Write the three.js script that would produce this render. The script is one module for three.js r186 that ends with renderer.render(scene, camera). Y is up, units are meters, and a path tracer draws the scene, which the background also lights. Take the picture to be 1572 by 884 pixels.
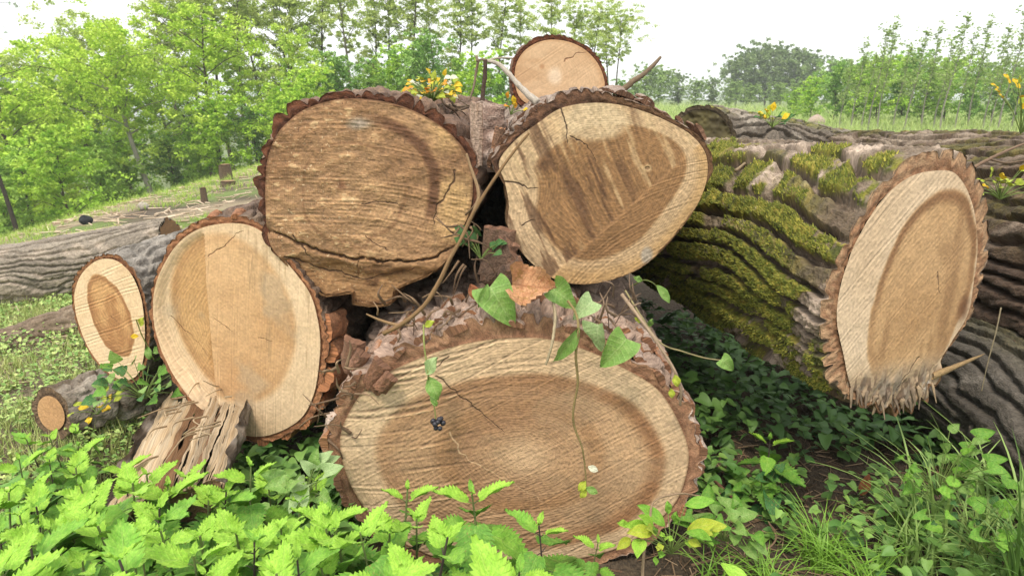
import * as THREE from 'three';
import { mergeGeometries } from 'three/addons/utils/BufferGeometryUtils.js';

// ---------------------------------------------------------------- camera, sky, sun, exposure
const scene = new THREE.Scene();
const W = 1572, H = 884, VFOV = 48, PITCH = 16.4 * Math.PI / 180;
const CAM = new THREE.Vector3(0, 1.15, 0);
const camera = new THREE.PerspectiveCamera(VFOV, W / H, 0.05, 600);
camera.position.copy(CAM);
camera.rotation.set(-PITCH, 0, 0);
camera.focus = 1.75;
camera.userData.fStop = 8;

const SKYW = 256, SKYH = 128;
{
  const d = new Float32Array(SKYW * SKYH * 4);
  for (let j = 0; j < SKYH; j++) for (let i = 0; i < SKYW; i++) {
    const el = ((j + 0.5) / SKYH - 0.5) * Math.PI, k = (j * SKYW + i) * 4;
    const s = Math.max(0, Math.sin(el));
    const a = (i + 0.5) / SKYW * Math.PI * 2;
    const cl = 1 + 0.05 * Math.sin(a * 3 + 2 * el) * Math.cos(el * 5 + a * 2) * Math.cos(el);
    const L = el < 0 ? 0.35 : (0.8 + 0.42 * s) * cl;
    d[k] = L * 0.985; d[k + 1] = L * 1.0; d[k + 2] = L * 1.02; d[k + 3] = 1;
  }
  const t = new THREE.DataTexture(d, SKYW, SKYH, THREE.RGBAFormat, THREE.FloatType);
  t.mapping = THREE.EquirectangularReflectionMapping; t.magFilter = THREE.LinearFilter; t.minFilter = THREE.LinearFilter;
  t.needsUpdate = true;
  scene.background = t; scene.environment = t;
}
const sun = new THREE.DirectionalLight(0xfff2e0, 1.5);
sun.position.set(-2.2, 9, 2.4); sun.target.position.set(0, 0.5, -2);
sun.castShadow = true; sun.shadow.radius = 28; sun.shadow.mapSize.set(2048, 2048);
Object.assign(sun.shadow.camera, { left: -12, right: 12, top: 12, bottom: -12, near: 0.5, far: 40 });
scene.add(sun, sun.target);
scene.fog = new THREE.FogExp2(0xe4ede2, 0.0018);
const EXPOSURE = 1.75;

// ---------------------------------------------------------------- helpers
function rng(seed) { let a = seed >>> 0; return () => { a = (a + 0x6D2B79F5) | 0; let t = Math.imul(a ^ (a >>> 15), 1 | a); t = (t + Math.imul(t ^ (t >>> 7), 61 | t)) ^ t; return ((t ^ (t >>> 14)) >>> 0) / 4294967296; }; }
const R0 = rng(77);
const rr = (r, a, b) => a + (b - a) * r();
const V3 = (x, y, z) => new THREE.Vector3(x, y, z);
const clamp = (x, a = 0, b = 1) => x < a ? a : x > b ? b : x;
const sst = (a, b, x) => { const t = clamp((x - a) / (b - a)); return t * t * (3 - 2 * t); };
const lerp = (a, b, t) => a + (b - a) * t;
const mix3 = (a, b, t) => [a[0] + (b[0] - a[0]) * t, a[1] + (b[1] - a[1]) * t, a[2] + (b[2] - a[2]) * t];
const s2l = c => { c /= 255; return c <= 0.04045 ? c / 12.92 : Math.pow((c + 0.055) / 1.055, 2.4); };
const lin = c => [s2l(c[0]), s2l(c[1]), s2l(c[2])];
function hsh(x, y, s) { let h = Math.imul(x | 0, 374761393) + Math.imul(y | 0, 668265263) + Math.imul(s | 0, 1442695041); h = Math.imul(h ^ (h >>> 13), 1274126177); h ^= h >>> 16; return (h >>> 0) / 4294967296; }
function vn(x, y, s = 0) { const xi = Math.floor(x), yi = Math.floor(y); let fx = x - xi, fy = y - yi; fx = fx * fx * (3 - 2 * fx); fy = fy * fy * (3 - 2 * fy);
  const a = hsh(xi, yi, s), b = hsh(xi + 1, yi, s), c = hsh(xi, yi + 1, s), d = hsh(xi + 1, yi + 1, s); return a + (b - a) * fx + (c - a) * fy + (a - b - c + d) * fx * fy; }
function fbm(x, y, s = 0, o = 3) { let v = 0, a = 0.5, n = 0; for (let i = 0; i < o; i++) { v += a * vn(x, y, s + i * 17); n += a; x = x * 2.03 + 5.1; y = y * 2.03 + 1.7; a *= 0.5; } return v / n; }
function vnW(u, v, K, s) { // value noise periodic in u with integer period K
  const xi = Math.floor(u), yi = Math.floor(v); let fx = u - xi, fy = v - yi; fx = fx * fx * (3 - 2 * fx); fy = fy * fy * (3 - 2 * fy);
  const m = x => ((x % K) + K) % K; const a = hsh(m(xi), yi, s), b = hsh(m(xi + 1), yi, s), c = hsh(m(xi), yi + 1, s), d = hsh(m(xi + 1), yi + 1, s);
  return a + (b - a) * fx + (c - a) * fy + (a - b - c + d) * fx * fy; }
function worleyW(u, v, K, s, jit = 0.85) {
  const xi = Math.floor(u), yi = Math.floor(v); let f1 = 9, f2 = 9, id = 0;
  for (let j = -1; j <= 1; j++) for (let i = -1; i <= 1; i++) {
    const cx = ((xi + i) % K + K) % K, cy = yi + j;
    const dx = xi + i + 0.5 + (hsh(cx, cy, s) - 0.5) * jit - u, dy = cy + 0.5 + (hsh(cx, cy, s + 7) - 0.5) * jit - v, d = Math.sqrt(dx * dx + dy * dy);
    if (d < f1) { f2 = f1; f1 = d; id = hsh(cx, cy, s + 13); } else if (d < f2) f2 = d;
  }
  return [f1, f2, id];
}
const F = H / 2 / Math.tan(VFOV * Math.PI / 360), SP = Math.sin(PITCH), CP = Math.cos(PITCH);
function ray(px, py) { const x = (px - W / 2) / F, y = -(py - H / 2) / F; return V3(x, -SP + y * CP, -CP - y * SP); }
function atZ(px, py, z) { const d = ray(px, py); return CAM.clone().addScaledVector(d, z / d.z); }
function hitPlane(px, py, C, n) { const d = ray(px, py); return CAM.clone().addScaledVector(d, C.clone().sub(CAM).dot(n) / d.dot(n)); }
function ground(x, z) {
  const a = -x - 5.2; let h = -0.36 * (a > 20 ? a : Math.log1p(Math.exp(a * 0.9)) / 0.9);
  h += 0.42 * Math.min(1, Math.exp(-6)); // keeps level ground near zero
  h = Math.max(h, -9 + 0.02 * (h + 9));
  const d = Math.hypot(x, z);
  h += (fbm(x * 0.9 + 3, z * 0.9, 5, 3) - 0.5) * 0.10 * Math.min(1, d / 3) + (fbm(x * 6, z * 6, 9, 2) - 0.5) * 0.03;
  if (d > 25) h += (fbm(x * 0.05, z * 0.05, 11, 2) - 0.5) * 1.2 * Math.min(1, (d - 25) / 40);
  return h;
}
function atGround(px, py, dflt = 60) { const d = ray(px, py); let t = 0.4; while (t < dflt) { const y = CAM.y + d.y * t; if (y < ground(d.x * t, d.z * t)) break; t += 0.02 + t * 0.004; } return V3(d.x * t, ground(d.x * t, d.z * t), d.z * t); }

const used = new Map();
function numbered(n) { const k = used.get(n) || 0; used.set(n, k + 1); return k ? `${n}_${String(k).padStart(3, '0')}` : n; }
function shadowOn(o) { o.traverse(m => { if (m.isMesh) { m.castShadow = true; m.receiveShadow = true; } }); return o; }
function tag(o, label, category, group, kind) { if (label) o.userData.label = label; if (category) o.userData.category = category; if (group) o.userData.group = group; if (kind) o.userData.kind = kind; return o; }
function thing(name, label, category, group) { const g = new THREE.Group(); g.name = numbered(name); tag(g, label, category, group); scene.add(g); return g; }
function part(name, geo, mat, parent) { const m = new THREE.Mesh(geo, mat); m.name = name; m.castShadow = m.receiveShadow = true; parent.add(m); return m; }
function rebase(g) { // puts a group's origin at the base of what it holds
  const b = new THREE.Box3().setFromObject(g), p = V3((b.min.x + b.max.x) / 2, b.min.y, (b.min.z + b.max.z) / 2);
  for (const c of g.children) c.position.sub(p); g.position.add(p); return g;
}
function cloneThing(src, name, label, group) { const c = src.clone(); c.name = numbered(name); c.userData = { ...src.userData }; if (label) c.userData.label = label; if (group) c.userData.group = group; scene.add(c); return c; }
function gridGeo(nu, nv, fn, closeU = false, colorFn = null, uvFn = null, flip = false) {
  const P = new Float32Array((nu + 1) * (nv + 1) * 3), UV = new Float32Array((nu + 1) * (nv + 1) * 2), Cc = colorFn ? new Float32Array((nu + 1) * (nv + 1) * 3) : null, I = [];
  let k = 0;
  for (let j = 0; j <= nv; j++) for (let i = 0; i <= nu; i++, k++) {
    const ii = closeU && i === nu ? 0 : i; const p = fn(ii / nu, j / nv, ii, j); P[k * 3] = p.x; P[k * 3 + 1] = p.y; P[k * 3 + 2] = p.z;
    const w = uvFn ? uvFn(i / nu, j / nv, p) : [i / nu, j / nv]; UV[k * 2] = w[0]; UV[k * 2 + 1] = w[1];
    if (Cc) { const c = colorFn(ii / nu, j / nv, p); Cc[k * 3] = c[0]; Cc[k * 3 + 1] = c[1]; Cc[k * 3 + 2] = c[2]; }
  }
  for (let j = 0; j < nv; j++) for (let i = 0; i < nu; i++) { const a = j * (nu + 1) + i, b = a + 1, c = a + nu + 1, d = c + 1; if (flip) I.push(a, d, b, a, c, d); else I.push(a, b, d, a, d, c); }
  const g = new THREE.BufferGeometry(); g.setAttribute('position', new THREE.BufferAttribute(P, 3)); g.setAttribute('uv', new THREE.BufferAttribute(UV, 2)); if (Cc) g.setAttribute('color', new THREE.BufferAttribute(Cc, 3));
  g.setIndex(I); g.computeVertexNormals();
  if (closeU) { const N = g.attributes.normal; for (let j = 0; j <= nv; j++) { const a = j * (nu + 1), b = a + nu, n = V3(N.getX(a) + N.getX(b), N.getY(a) + N.getY(b), N.getZ(a) + N.getZ(b)).normalize(); N.setXYZ(a, n.x, n.y, n.z); N.setXYZ(b, n.x, n.y, n.z); } }
  return g;
}
function tube(pts, r0, r1, seg = 24, rad = 7, wob = 0.12, seed = 1) { // tapered, slightly uneven stem or stick
  const c = new THREE.CatmullRomCurve3(pts), fr = c.computeFrenetFrames(seg, false);
  return gridGeo(rad, seg + 2, (u, v, i, j) => {
    const jj = clamp(j - 1, 0, seg), t = jj / seg, p = c.getPoint(t), cap = j === 0 || j === seg + 2 ? 0.01 : 1;
    const a = u * Math.PI * 2, r = lerp(r0, r1, t) * cap * (1 + wob * (vnW(u * rad, t * seg * 0.8, rad, seed) - 0.5) * 2);
    return p.addScaledVector(fr.normals[jj], Math.cos(a) * r).addScaledVector(fr.binormals[jj], Math.sin(a) * r);
  }, true);
}
function dataTex(w, h, fn, srgb, rep) {
  const d = new Uint8Array(w * h * 4); for (let j = 0; j < h; j++) for (let i = 0; i < w; i++) { const c = fn(i, j), k = (j * w + i) * 4; d[k] = clamp(c[0], 0, 255); d[k + 1] = clamp(c[1], 0, 255); d[k + 2] = clamp(c[2], 0, 255); d[k + 3] = 255; }
  const t = new THREE.DataTexture(d, w, h, THREE.RGBAFormat); if (srgb) t.colorSpace = THREE.SRGBColorSpace; t.magFilter = THREE.LinearFilter; t.minFilter = THREE.LinearMipmapLinearFilter; t.generateMipmaps = true;
  t.wrapS = t.wrapT = rep ? THREE.RepeatWrapping : THREE.ClampToEdgeWrapping; t.needsUpdate = true; return t;
}
// fine grain shared by bark and soil: colour and bump, tiling
const grainMap = dataTex(512, 512, (i, j) => { const u = i / 512, v = j / 512; const a = vnW(u * 64, v * 64, 64, 3), b = vnW(u * 128, v * 40, 128, 5), c = vnW(u * 24, v * 24, 24, 8); const g = 150 + 105 * (0.35 * a + 0.35 * b + 0.3 * c); return [g, g * 0.985, g * 0.96]; }, true, true);
const grainBump = dataTex(512, 512, (i, j) => { const u = i / 512, v = j / 512; const g = 255 * (0.4 * vnW(u * 64, v * 64, 64, 3) + 0.35 * vnW(u * 128, v * 40, 128, 5) + 0.25 * vnW(u * 24, v * 24, 24, 8)); return [g, g, g]; }, false, true);
const barkMat = new THREE.MeshStandardMaterial({ vertexColors: true, map: grainMap, bumpMap: grainBump, bumpScale: 0.004, roughness: 0.95 });
const rimMat = new THREE.MeshStandardMaterial({ vertexColors: true, map: grainMap, bumpMap: grainBump, bumpScale: 0.002, roughness: 0.95 });
const twigMat = c => new THREE.MeshStandardMaterial({ color: new THREE.Color().setRGB(...lin(c)), map: grainMap, bumpMap: grainBump, bumpScale: 0.001, roughness: 0.9 });

// ---------------------------------------------------------------- ground
{
  const ax = n => { const a = []; for (let i = 0; i <= n; i++) { const t = i / n * 2 - 1; a.push(Math.sign(t) * (Math.abs(t) * 5 + Math.pow(Math.abs(t), 5) * 330)); } return a; };
  const X = ax(330), Z = ax(330);
  const soil = lin([118, 102, 84]), soil2 = lin([92, 80, 64]), straw = lin([188, 172, 142]), green = lin([112, 136, 62]), green2 = lin([140, 160, 84]), field = lin([150, 172, 92]);
  const g = gridGeo(330, 330, (u, v, i, j) => V3(X[i], ground(X[i], -Z[j]), -Z[j]), false, (u, v, p) => {
    const n = fbm(p.x * 1.3, p.z * 1.3, 21, 4), n2 = fbm(p.x * 5, p.z * 5, 31, 3), d = Math.hypot(p.x, p.z);
    let c = mix3(soil, soil2, n2);
    const slope = sst(-1.5, -2.6, p.x) * sst(60, 30, d);
    c = mix3(c, mix3(straw, mix3(straw, soil, 0.45), n2), slope * sst(0.35, 0.5, fbm(p.x * 0.7, p.z * 0.7, 45, 3)));
    c = mix3(c, mix3(green, green2, n2), Math.max(slope, sst(4, 9, d)) * sst(0.5, 0.62, n));
    c = mix3(c, mix3(field, green2, n), sst(7, 12, d) * sst(-4, 0, p.x));
    c = mix3(c, green, sst(35, 50, d) * 0.7);
    return c;
  }, false);
  for (let k = 0; k < g.attributes.uv.count; k++) g.attributes.uv.setXY(k, g.attributes.position.getX(k) * 2.2, g.attributes.position.getZ(k) * 2.2);
  const m = new THREE.Mesh(g, new THREE.MeshStandardMaterial({ vertexColors: true, map: grainMap, bumpMap: grainBump, bumpScale: 0.012, roughness: 1 }));
  m.name = 'ground'; m.userData.kind = 'structure'; m.receiveShadow = m.castShadow = true; scene.add(m);
}

// ---------------------------------------------------------------- logs
const TAU = Math.PI * 2, NT = 720;
function outlineTable(loc) { // closed outline -> radius by angle
  const c = new THREE.CatmullRomCurve3(loc.map(p => V3(p[0], p[1], 0)), true, 'centripetal'), T = new Float32Array(NT).fill(-1), S = 3000;
  let pa = null, pr = 0;
  for (let i = 0; i <= S; i++) { const p = c.getPoint(i / S % 1), a = ((Math.atan2(p.y, p.x) / TAU + 1) % 1) * NT, r = Math.hypot(p.x, p.y);
    if (pa !== null) { let d = a - pa; if (d > NT / 2) d -= NT; if (d < -NT / 2) d += NT; const n = Math.max(1, Math.ceil(Math.abs(d) * 2)); for (let q = 0; q <= n; q++) T[((Math.round(pa + d * q / n) % NT) + NT) % NT] = lerp(pr, r, q / n); }
    pa = a; pr = r; }
  for (let i = 0; i < NT; i++) if (T[i] < 0) T[i] = T[(i + NT - 1) % NT];
  return T;
}
const rAt = (T, a) => { let x = (a / TAU % 1 + 1) % 1 * NT; const i = Math.floor(x) % NT, f = x - Math.floor(x); return T[i] + (T[(i + 1) % NT] - T[i]) * f; };
const crackFn = (pts, w, seed = 3) => { // distance to a wandering crack line, 1 at its middle
  let X0 = 9, X1 = -9, Y0 = 9, Y1 = -9; for (const p of pts) { X0 = Math.min(X0, p[0]); X1 = Math.max(X1, p[0]); Y0 = Math.min(Y0, p[1]); Y1 = Math.max(Y1, p[1]); }
  const M = w * 3 + 0.02;
  return (x, y) => { if (x < X0 - M || x > X1 + M || y < Y0 - M || y > Y1 + M) return 0;
    x += (fbm(x * 40, y * 40, seed, 3) - 0.5) * 0.018; y += (fbm(x * 40 + 9, y * 40, seed + 5, 3) - 0.5) * 0.018;
    let b = 9, bt = 0; for (let i = 0; i + 1 < pts.length; i++) { const [ax, ay] = pts[i], [bx, by] = pts[i + 1], dx = bx - ax, dy = by - ay, t = clamp(((x - ax) * dx + (y - ay) * dy) / (dx * dx + dy * dy)), d = Math.hypot(x - ax - t * dx, y - ay - t * dy); if (d < b) { b = d; bt = (i + t) / (pts.length - 1); } }
    return clamp(1 - b / (w * 0.62 * (1.2 - 0.9 * bt))) * sst(0.15, 0.45, vn(x * 60 + seed, y * 60, seed + 8) + 0.25); };
};
function makeLog(o) {
  const n = V3(...o.n).normalize(), A = V3(...o.axis).normalize();
  let C, loc, U, V;
  V = V3(0, 1, 0).addScaledVector(n, -n.y).normalize(); U = V.clone().cross(n).normalize();
  if (o.outline) {
    let cx = 0, cy = 0; for (const p of o.outline) { cx += p[0]; cy += p[1]; } cx /= o.outline.length; cy /= o.outline.length;
    C = atZ(cx, cy, o.z);
  } else C = V3(...o.c);
  const L = (px, py) => { const h = hitPlane(px, py, C, n).sub(C); return [h.dot(U), h.dot(V)]; };
  if (o.outline) loc = o.outline.map(p => L(p[0], p[1]));
  else { loc = []; for (let i = 0; i < 24; i++) { const a = i / 24 * TAU, r = o.r * (1 + 0.10 * (vnW(i / 4, 0.5, 6, o.seed) - 0.5)); loc.push([Math.cos(a) * r * (o.sx || 1), Math.sin(a) * r]); } }
  const T = outlineTable(loc); let rm = 0; for (let i = 0; i < NT; i++) rm += T[i] / NT;
  const K = Math.max(6, Math.round(TAU * rm / o.cw)), thick = o.thick, sd = o.seed;
  const at = (a, r, s) => C.clone().addScaledVector(U, Math.cos(a) * r).addScaledVector(V, Math.sin(a) * r).addScaledVector(A, s);
  const mask = o.mask || (() => 1);
  const barkH = (a, s) => {
    if (o.furrow) { // long rounded ridges that wander and join, split by deep sharp furrows
      const u0 = a / TAU * K, k2 = Math.max(1, K >> 1), k4 = Math.max(1, K >> 2), w = o.furrow;
      const ph = u0 + w * (2.2 * (vnW(u0 / K * k4, s * 2.0, k4, sd + 3) - 0.5) + 1.3 * (vnW(u0 / K * k2, s * 4.5, k2, sd + 4) - 0.5) + 0.55 * (vnW(u0, s * 13, K, sd + 5) - 0.5) + 0.22 * (vnW(u0 * 3, s * 45, K * 3, sd + 6) - 0.5));
      const q = Math.floor(ph), g = Math.abs(Math.sin(Math.PI * ph)), id = hsh(q, Math.floor(s * 3 + 9 * hsh(q, 3, sd)), sd + 7), brk = sst(0.74, 0.9, vn(s * 11 + hsh(q, 5, sd) * 70, q * 3.7, sd + 8));
      const plate = sst(0.12, 0.62, g) * (1 - 0.65 * brk), hm = 0.7 * o.depth;
      const h0 = o.depth * (plate * (0.72 + 0.4 * vn(s * 5 + q * 9.1, q * 1.7, sd + 11)) + 0.20 * (vnW(u0 * 4, s * 70, K * 4, sd + 9) - 0.5) + 0.16 * (vnW(u0 * 8, s * 190, K * 8, sd + 19) - 0.5));
      return { h: lerp(hm + (h0 - hm) * (o.rimCut ?? 0.4), h0, sst(0, 0.06, s)), id, plate };
    }
    const u0 = a / TAU * K, ss = s * (o.stretch || 1), wv = o.wave ?? 0.9;
    const u = u0 + (vnW(u0 * 0.5, ss * 5, Math.max(1, K >> 1), sd + 3) - 0.5) * wv * 2 + (vnW(u0, ss * 14, K, sd + 4) - 0.5) * 0.5;
    const Ku = K; const [f1, f2, id] = worleyW(u, s / o.cl + (vnW(u0, ss * 3, K, sd + 6) - 0.5) * 0.6, Ku, sd, 0.9);
    const d = f2 - f1, plate = o.dome ? Math.sqrt(clamp(d * 1.7 - 0.03)) : sst(0.02, o.groove || 0.42, d);
    const h0 = o.depth * (plate * (0.7 + 0.5 * id) + 0.22 * (vnW(u0 * 4, s * 60, K * 4, sd + 9) - 0.5) + 0.16 * (vnW(u0 * 9, s * 160, K * 9, sd + 19) - 0.5)), hm = 0.72 * o.depth;
    return { h: lerp(hm + (h0 - hm) * (o.rimCut ?? 0.4), h0, sst(0, 0.06, s)), id, plate };
  };
  let lastB = null;
  const radius = (a, s) => { const m = mask(a, s), b = lastB = barkH(a, s); return rAt(T, a) * (1 + (o.swell || 0.03) * (fbm(a * 0 + s * 1.5 + 3, Math.cos(a) * 1.3 + Math.sin(a) * 2, sd, 2) - 0.5) * Math.min(1, s * 5) - (o.taper || 0) * s) + m * (thick * (0.35 + 1.3 * vnW(a / TAU * 7, s * 2, 7, sd + 70)) + b.h * lerp(0.55 + 0.9 * vnW(a / TAU * 11, s * 3, 11, sd + 72), 1, sst(0, 0.15, s))) + (1 - m) * (0.001 + 0.012 * (vnW(a / TAU * 90, s * 25, 90, sd + 31) - 0.35) * Math.min(1, s * 60)); };
  const g = thing(o.name || 'log', o.label, 'log', o.group);
  const c1 = lin(o.col[0]), c2 = lin(o.col[1]), c3 = lin(o.col[2]), bare = lin(o.bare || [150, 112, 74]);
  const moss1 = lin([128, 130, 44]), moss2 = lin([86, 92, 36]), moss3 = lin([176, 164, 72]);
  const spow = o.spow || 1.6;
  const bg = gridGeo(o.nt, o.ns, (u, v) => { const a = u * TAU, s = Math.pow(v, spow) * o.len; return at(a, radius(a, s), s); }, true, (u, v) => {
    const a = u * TAU, s = Math.pow(v, spow) * o.len, b = lastB, N = fbm(Math.cos(a) * rm * 14 + s * 3, Math.sin(a) * rm * 14 + s * 9, sd + 40, 3);
    let c = mix3(c1, c2, b.id); c = mix3(c, c3, sst(0.52, 0.75, N)); c = mix3(c, bare, 1 - mask(a, s));
    const f = 0.8 + 0.4 * vnW(u * K * 5, s * 90, K * 5, sd + 44); c = [c[0] * f, c[1] * f, c[2] * f];
    if (o.moss) { const m = o.moss(a, s, b, N + 0.22 * (vn(u * TAU * rm * 130, s * 130, sd + 49) - 0.5)); if (m > 0) { const q = fbm(u * K * 3, s * 40, sd + 50, 2); c = mix3(c, mix3(mix3(moss2, moss1, sst(0.3, 0.55, q)), moss3, sst(0.55, 0.8, q)), m); } }
    return c;
  }, (u, v) => [u * TAU * rm * 5, Math.pow(v, spow) * o.len * 5], true);
  part('bark', bg, o.barkMat || barkMat, g);
  // cut edge of the bark
  const rc1 = lin(o.rim?.[0] || [168, 118, 82]), rc2 = lin(o.rim?.[1] || [112, 72, 48]);
  const rg = gridGeo(o.nt, 6, (u, v) => { const a = u * TAU, ro = radius(a, 0), ri = rAt(T, a) - 0.004; const e = 0.006 * (vnW(u * 180, v * 5, 180, sd + 60) - 0.6) - (v > 0.02 && v < 0.3 ? 0.004 : 0); const q = at(a, lerp(ri, ro, v), 0); return q.addScaledVector(n, Math.max(0.015, 1) * e - 0.001); }, true, (u, v) => {
    const q = vnW(u * 140, v * 4, 140, sd + 61); const m = mask(u * TAU, 0); let c = mix3(rc2, rc1, sst(0.25, 0.75, q * 0.6 + v * 0.3)); return mix3(bare, c, m); }, (u, v) => [u * TAU * rm * 6, v * 0.3], true);
  part('bark_rim', rg, rimMat, g);
  // the cut face
  if (o.face) {
    const f = o.face, pith = f.pith ? L(...f.pith) : [0, 0];
    const BT = new Float32Array(NT); for (let i = 0; i < NT; i++) { const a = i / NT * TAU; let lo = 0, hi = rm * 4; for (let k = 0; k < 22; k++) { const m = (lo + hi) / 2, x = pith[0] + Math.cos(a) * m, y = pith[1] + Math.sin(a) * m; if (Math.hypot(x, y) < rAt(T, Math.atan2(y, x))) lo = m; else hi = m; } BT[i] = lo; }
    let ex = 0; for (let i = 0; i < NT; i++) ex = Math.max(ex, T[i]); ex *= 1.03;
    const size = f.size || 1024, cd = new Uint8Array(size * size * 4), hd = new Uint8Array(size * size * 4), paint = f.paint(L, rm);
    for (let j = 0; j < size; j++) for (let i = 0; i < size; i++) {
      const x = ((i + 0.5) / size * 2 - 1) * ex, y = ((j + 0.5) / size * 2 - 1) * ex, k = (j * size + i) * 4;
      if (Math.hypot(x, y) > rAt(T, Math.atan2(y, x)) * 1.04) { cd[k] = 150; cd[k + 1] = 110; cd[k + 2] = 75; cd[k + 3] = 255; hd[k] = hd[k + 1] = hd[k + 2] = 128; hd[k + 3] = 255; continue; }
      const dx = x - pith[0], dy = y - pith[1], an = Math.atan2(dy, dx), t = Math.hypot(dx, dy) / rAt(BT, an);
      const c = paint(x, y, t, an);
      cd[k] = clamp(c[0], 0, 255); cd[k + 1] = clamp(c[1], 0, 255); cd[k + 2] = clamp(c[2], 0, 255); cd[k + 3] = 255;
      const h = clamp(128 + c[3] * 127, 0, 255); hd[k] = hd[k + 1] = hd[k + 2] = h; hd[k + 3] = 255;
    }
    const mk = (d, srgb) => { const t = new THREE.DataTexture(d, size, size, THREE.RGBAFormat); if (srgb) t.colorSpace = THREE.SRGBColorSpace; t.magFilter = THREE.LinearFilter; t.minFilter = THREE.LinearMipmapLinearFilter; t.generateMipmaps = true; t.needsUpdate = true; return t; };
    const mat = new THREE.MeshStandardMaterial({ map: mk(cd, true), bumpMap: mk(hd, false), bumpScale: f.bump || 0.006, roughness: 0.88 });
    const gz = f.relief ? f.relief(L, rm) : () => 0;
    const fg = gridGeo(f.nt || 320, f.nr || 110, (u, v) => { const a = u * TAU, r = rAt(T, a) * Math.max(v, 0.002), x = Math.cos(a) * r, y = Math.sin(a) * r; return at(a, r, 0).addScaledVector(n, 0.0025 + gz(x, y, v) + 0.002 * (fbm(x * 30, y * 30, sd, 2) - 0.5)); }, true, null, (u, v) => { const a = u * TAU, r = rAt(T, a) * Math.max(v, 0.002); return [(Math.cos(a) * r / ex + 1) / 2, (Math.sin(a) * r / ex + 1) / 2]; }, true);
    part('cut_face', fg, mat, g);
  }
  // far end closed
  part('far_end', gridGeo(48, 3, (u, v) => at(u * TAU, radius(u * TAU, o.len) * Math.max(v, 0.01), o.len + 0.004), true, () => bare), rimMat, g);
  const info = { g, C, n, U, V, A, T, K, at, radius, rm, L, barkH, N: (a, s) => fbm(Math.cos(a) * rm * 14 + s * 3, Math.sin(a) * rm * 14 + s * 9, sd + 40, 3) };
  if (o.after) o.after(info);
  rebase(g);
  return info;
}
// a curled bark plate: thick slab bent over the log, rough on top, reddish where it is cut
function plateGeo(w, l, t, seed, top, cut) {
  const nu = 10, nv = 8, P = [], Cc = [], UV = [], I = [];
  const add = (x, y, z, c) => { P.push(x, y, z); Cc.push(...c); UV.push(x * 6 + seed, z * 6); return P.length / 3 - 1; };
  const top1 = lin(top), cut1 = lin(cut), row = (sgn, jag) => { const r = []; for (let j = 0; j <= nv; j++) for (let i = 0; i <= nu; i++) { const u = i / nu * 2 - 1, v = j / nv; const ww = w * (0.86 + 0.22 * vn(v * 3, seed, 4)) / 2, e = (vn(u * 3 + 9, seed, 5) - 0.5) * 0.25 * l * (v > 0.5 ? 1 : 0.25);
      const dome = Math.pow(Math.max(0, 1 - u * u), 0.6); const y = sgn > 0 ? t * (0.25 + 0.75 * dome) + (vn(u * 4 + seed, v * 6, 6) - 0.5) * t * 0.35 : -t * 0.15;
      const f = 0.75 + 0.5 * vn(u * 5 + seed, v * 9, 8); const c = sgn > 0 ? mix3(top1, cut1, vn(u * 2, v * 2 + seed, 12) > 0.72 ? 0.6 : 0.1).map(q => q * f) : cut1; r.push(add(u * ww, y, -v * l - e, c)); } return r; };
  const a = row(1), b = row(-1);
  for (let j = 0; j < nv; j++) for (let i = 0; i < nu; i++) { const q = j * (nu + 1) + i; I.push(a[q], a[q + 1], a[q + nu + 2], a[q], a[q + nu + 2], a[q + nu + 1]); I.push(b[q], b[q + nu + 2], b[q + 1], b[q], b[q + nu + 1], b[q + nu + 2]); }
  const edge = (ids) => { for (let i = 0; i + 1 < ids.length; i++) { const p = ids[i], q = ids[i + 1]; const cc = cut1.map(x => x * (0.85 + 0.3 * vn(i, seed, 3))); const n0 = [a[p], a[q], b[q], b[p]].map(k => add(P[k * 3], P[k * 3 + 1], P[k * 3 + 2], cc)); I.push(n0[0], n0[2], n0[1], n0[0], n0[3], n0[2]); } };
  edge([...Array(nu + 1).keys()]); edge([...Array(nu + 1).keys()].map(i => nv * (nu + 1) + nu - i)); edge([...Array(nv + 1).keys()].map(j => (nv - j) * (nu + 1))); edge([...Array(nv + 1).keys()].map(j => j * (nu + 1) + nu));
  const g = new THREE.BufferGeometry(); g.setAttribute('position', new THREE.Float32BufferAttribute(P, 3)); g.setAttribute('color', new THREE.Float32BufferAttribute(Cc, 3)); g.setAttribute('uv', new THREE.Float32BufferAttribute(UV, 2)); g.setIndex(I); g.computeVertexNormals(); return g;
}
function putPlate(info, geo, a, s, lift, tiltOut = 0, yaw = 0, scale = 1) { // lays a plate on a log's surface: x around, y outward, -z along the log
  const m = part('bark_plate', geo, barkMat, info.g), out = info.U.clone().multiplyScalar(Math.cos(a)).addScaledVector(info.V, Math.sin(a)), z = info.A.clone().negate();
  out.addScaledVector(z, -out.dot(z)).normalize(); const x = out.clone().cross(z).normalize();
  m.matrix.makeBasis(x, out, z); m.quaternion.setFromRotationMatrix(m.matrix); m.rotateY(yaw); m.rotateX(tiltOut); m.scale.setScalar(scale);
  m.position.copy(info.at(a, rAt(info.T, a) + lift, s)); return m;
}
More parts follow.
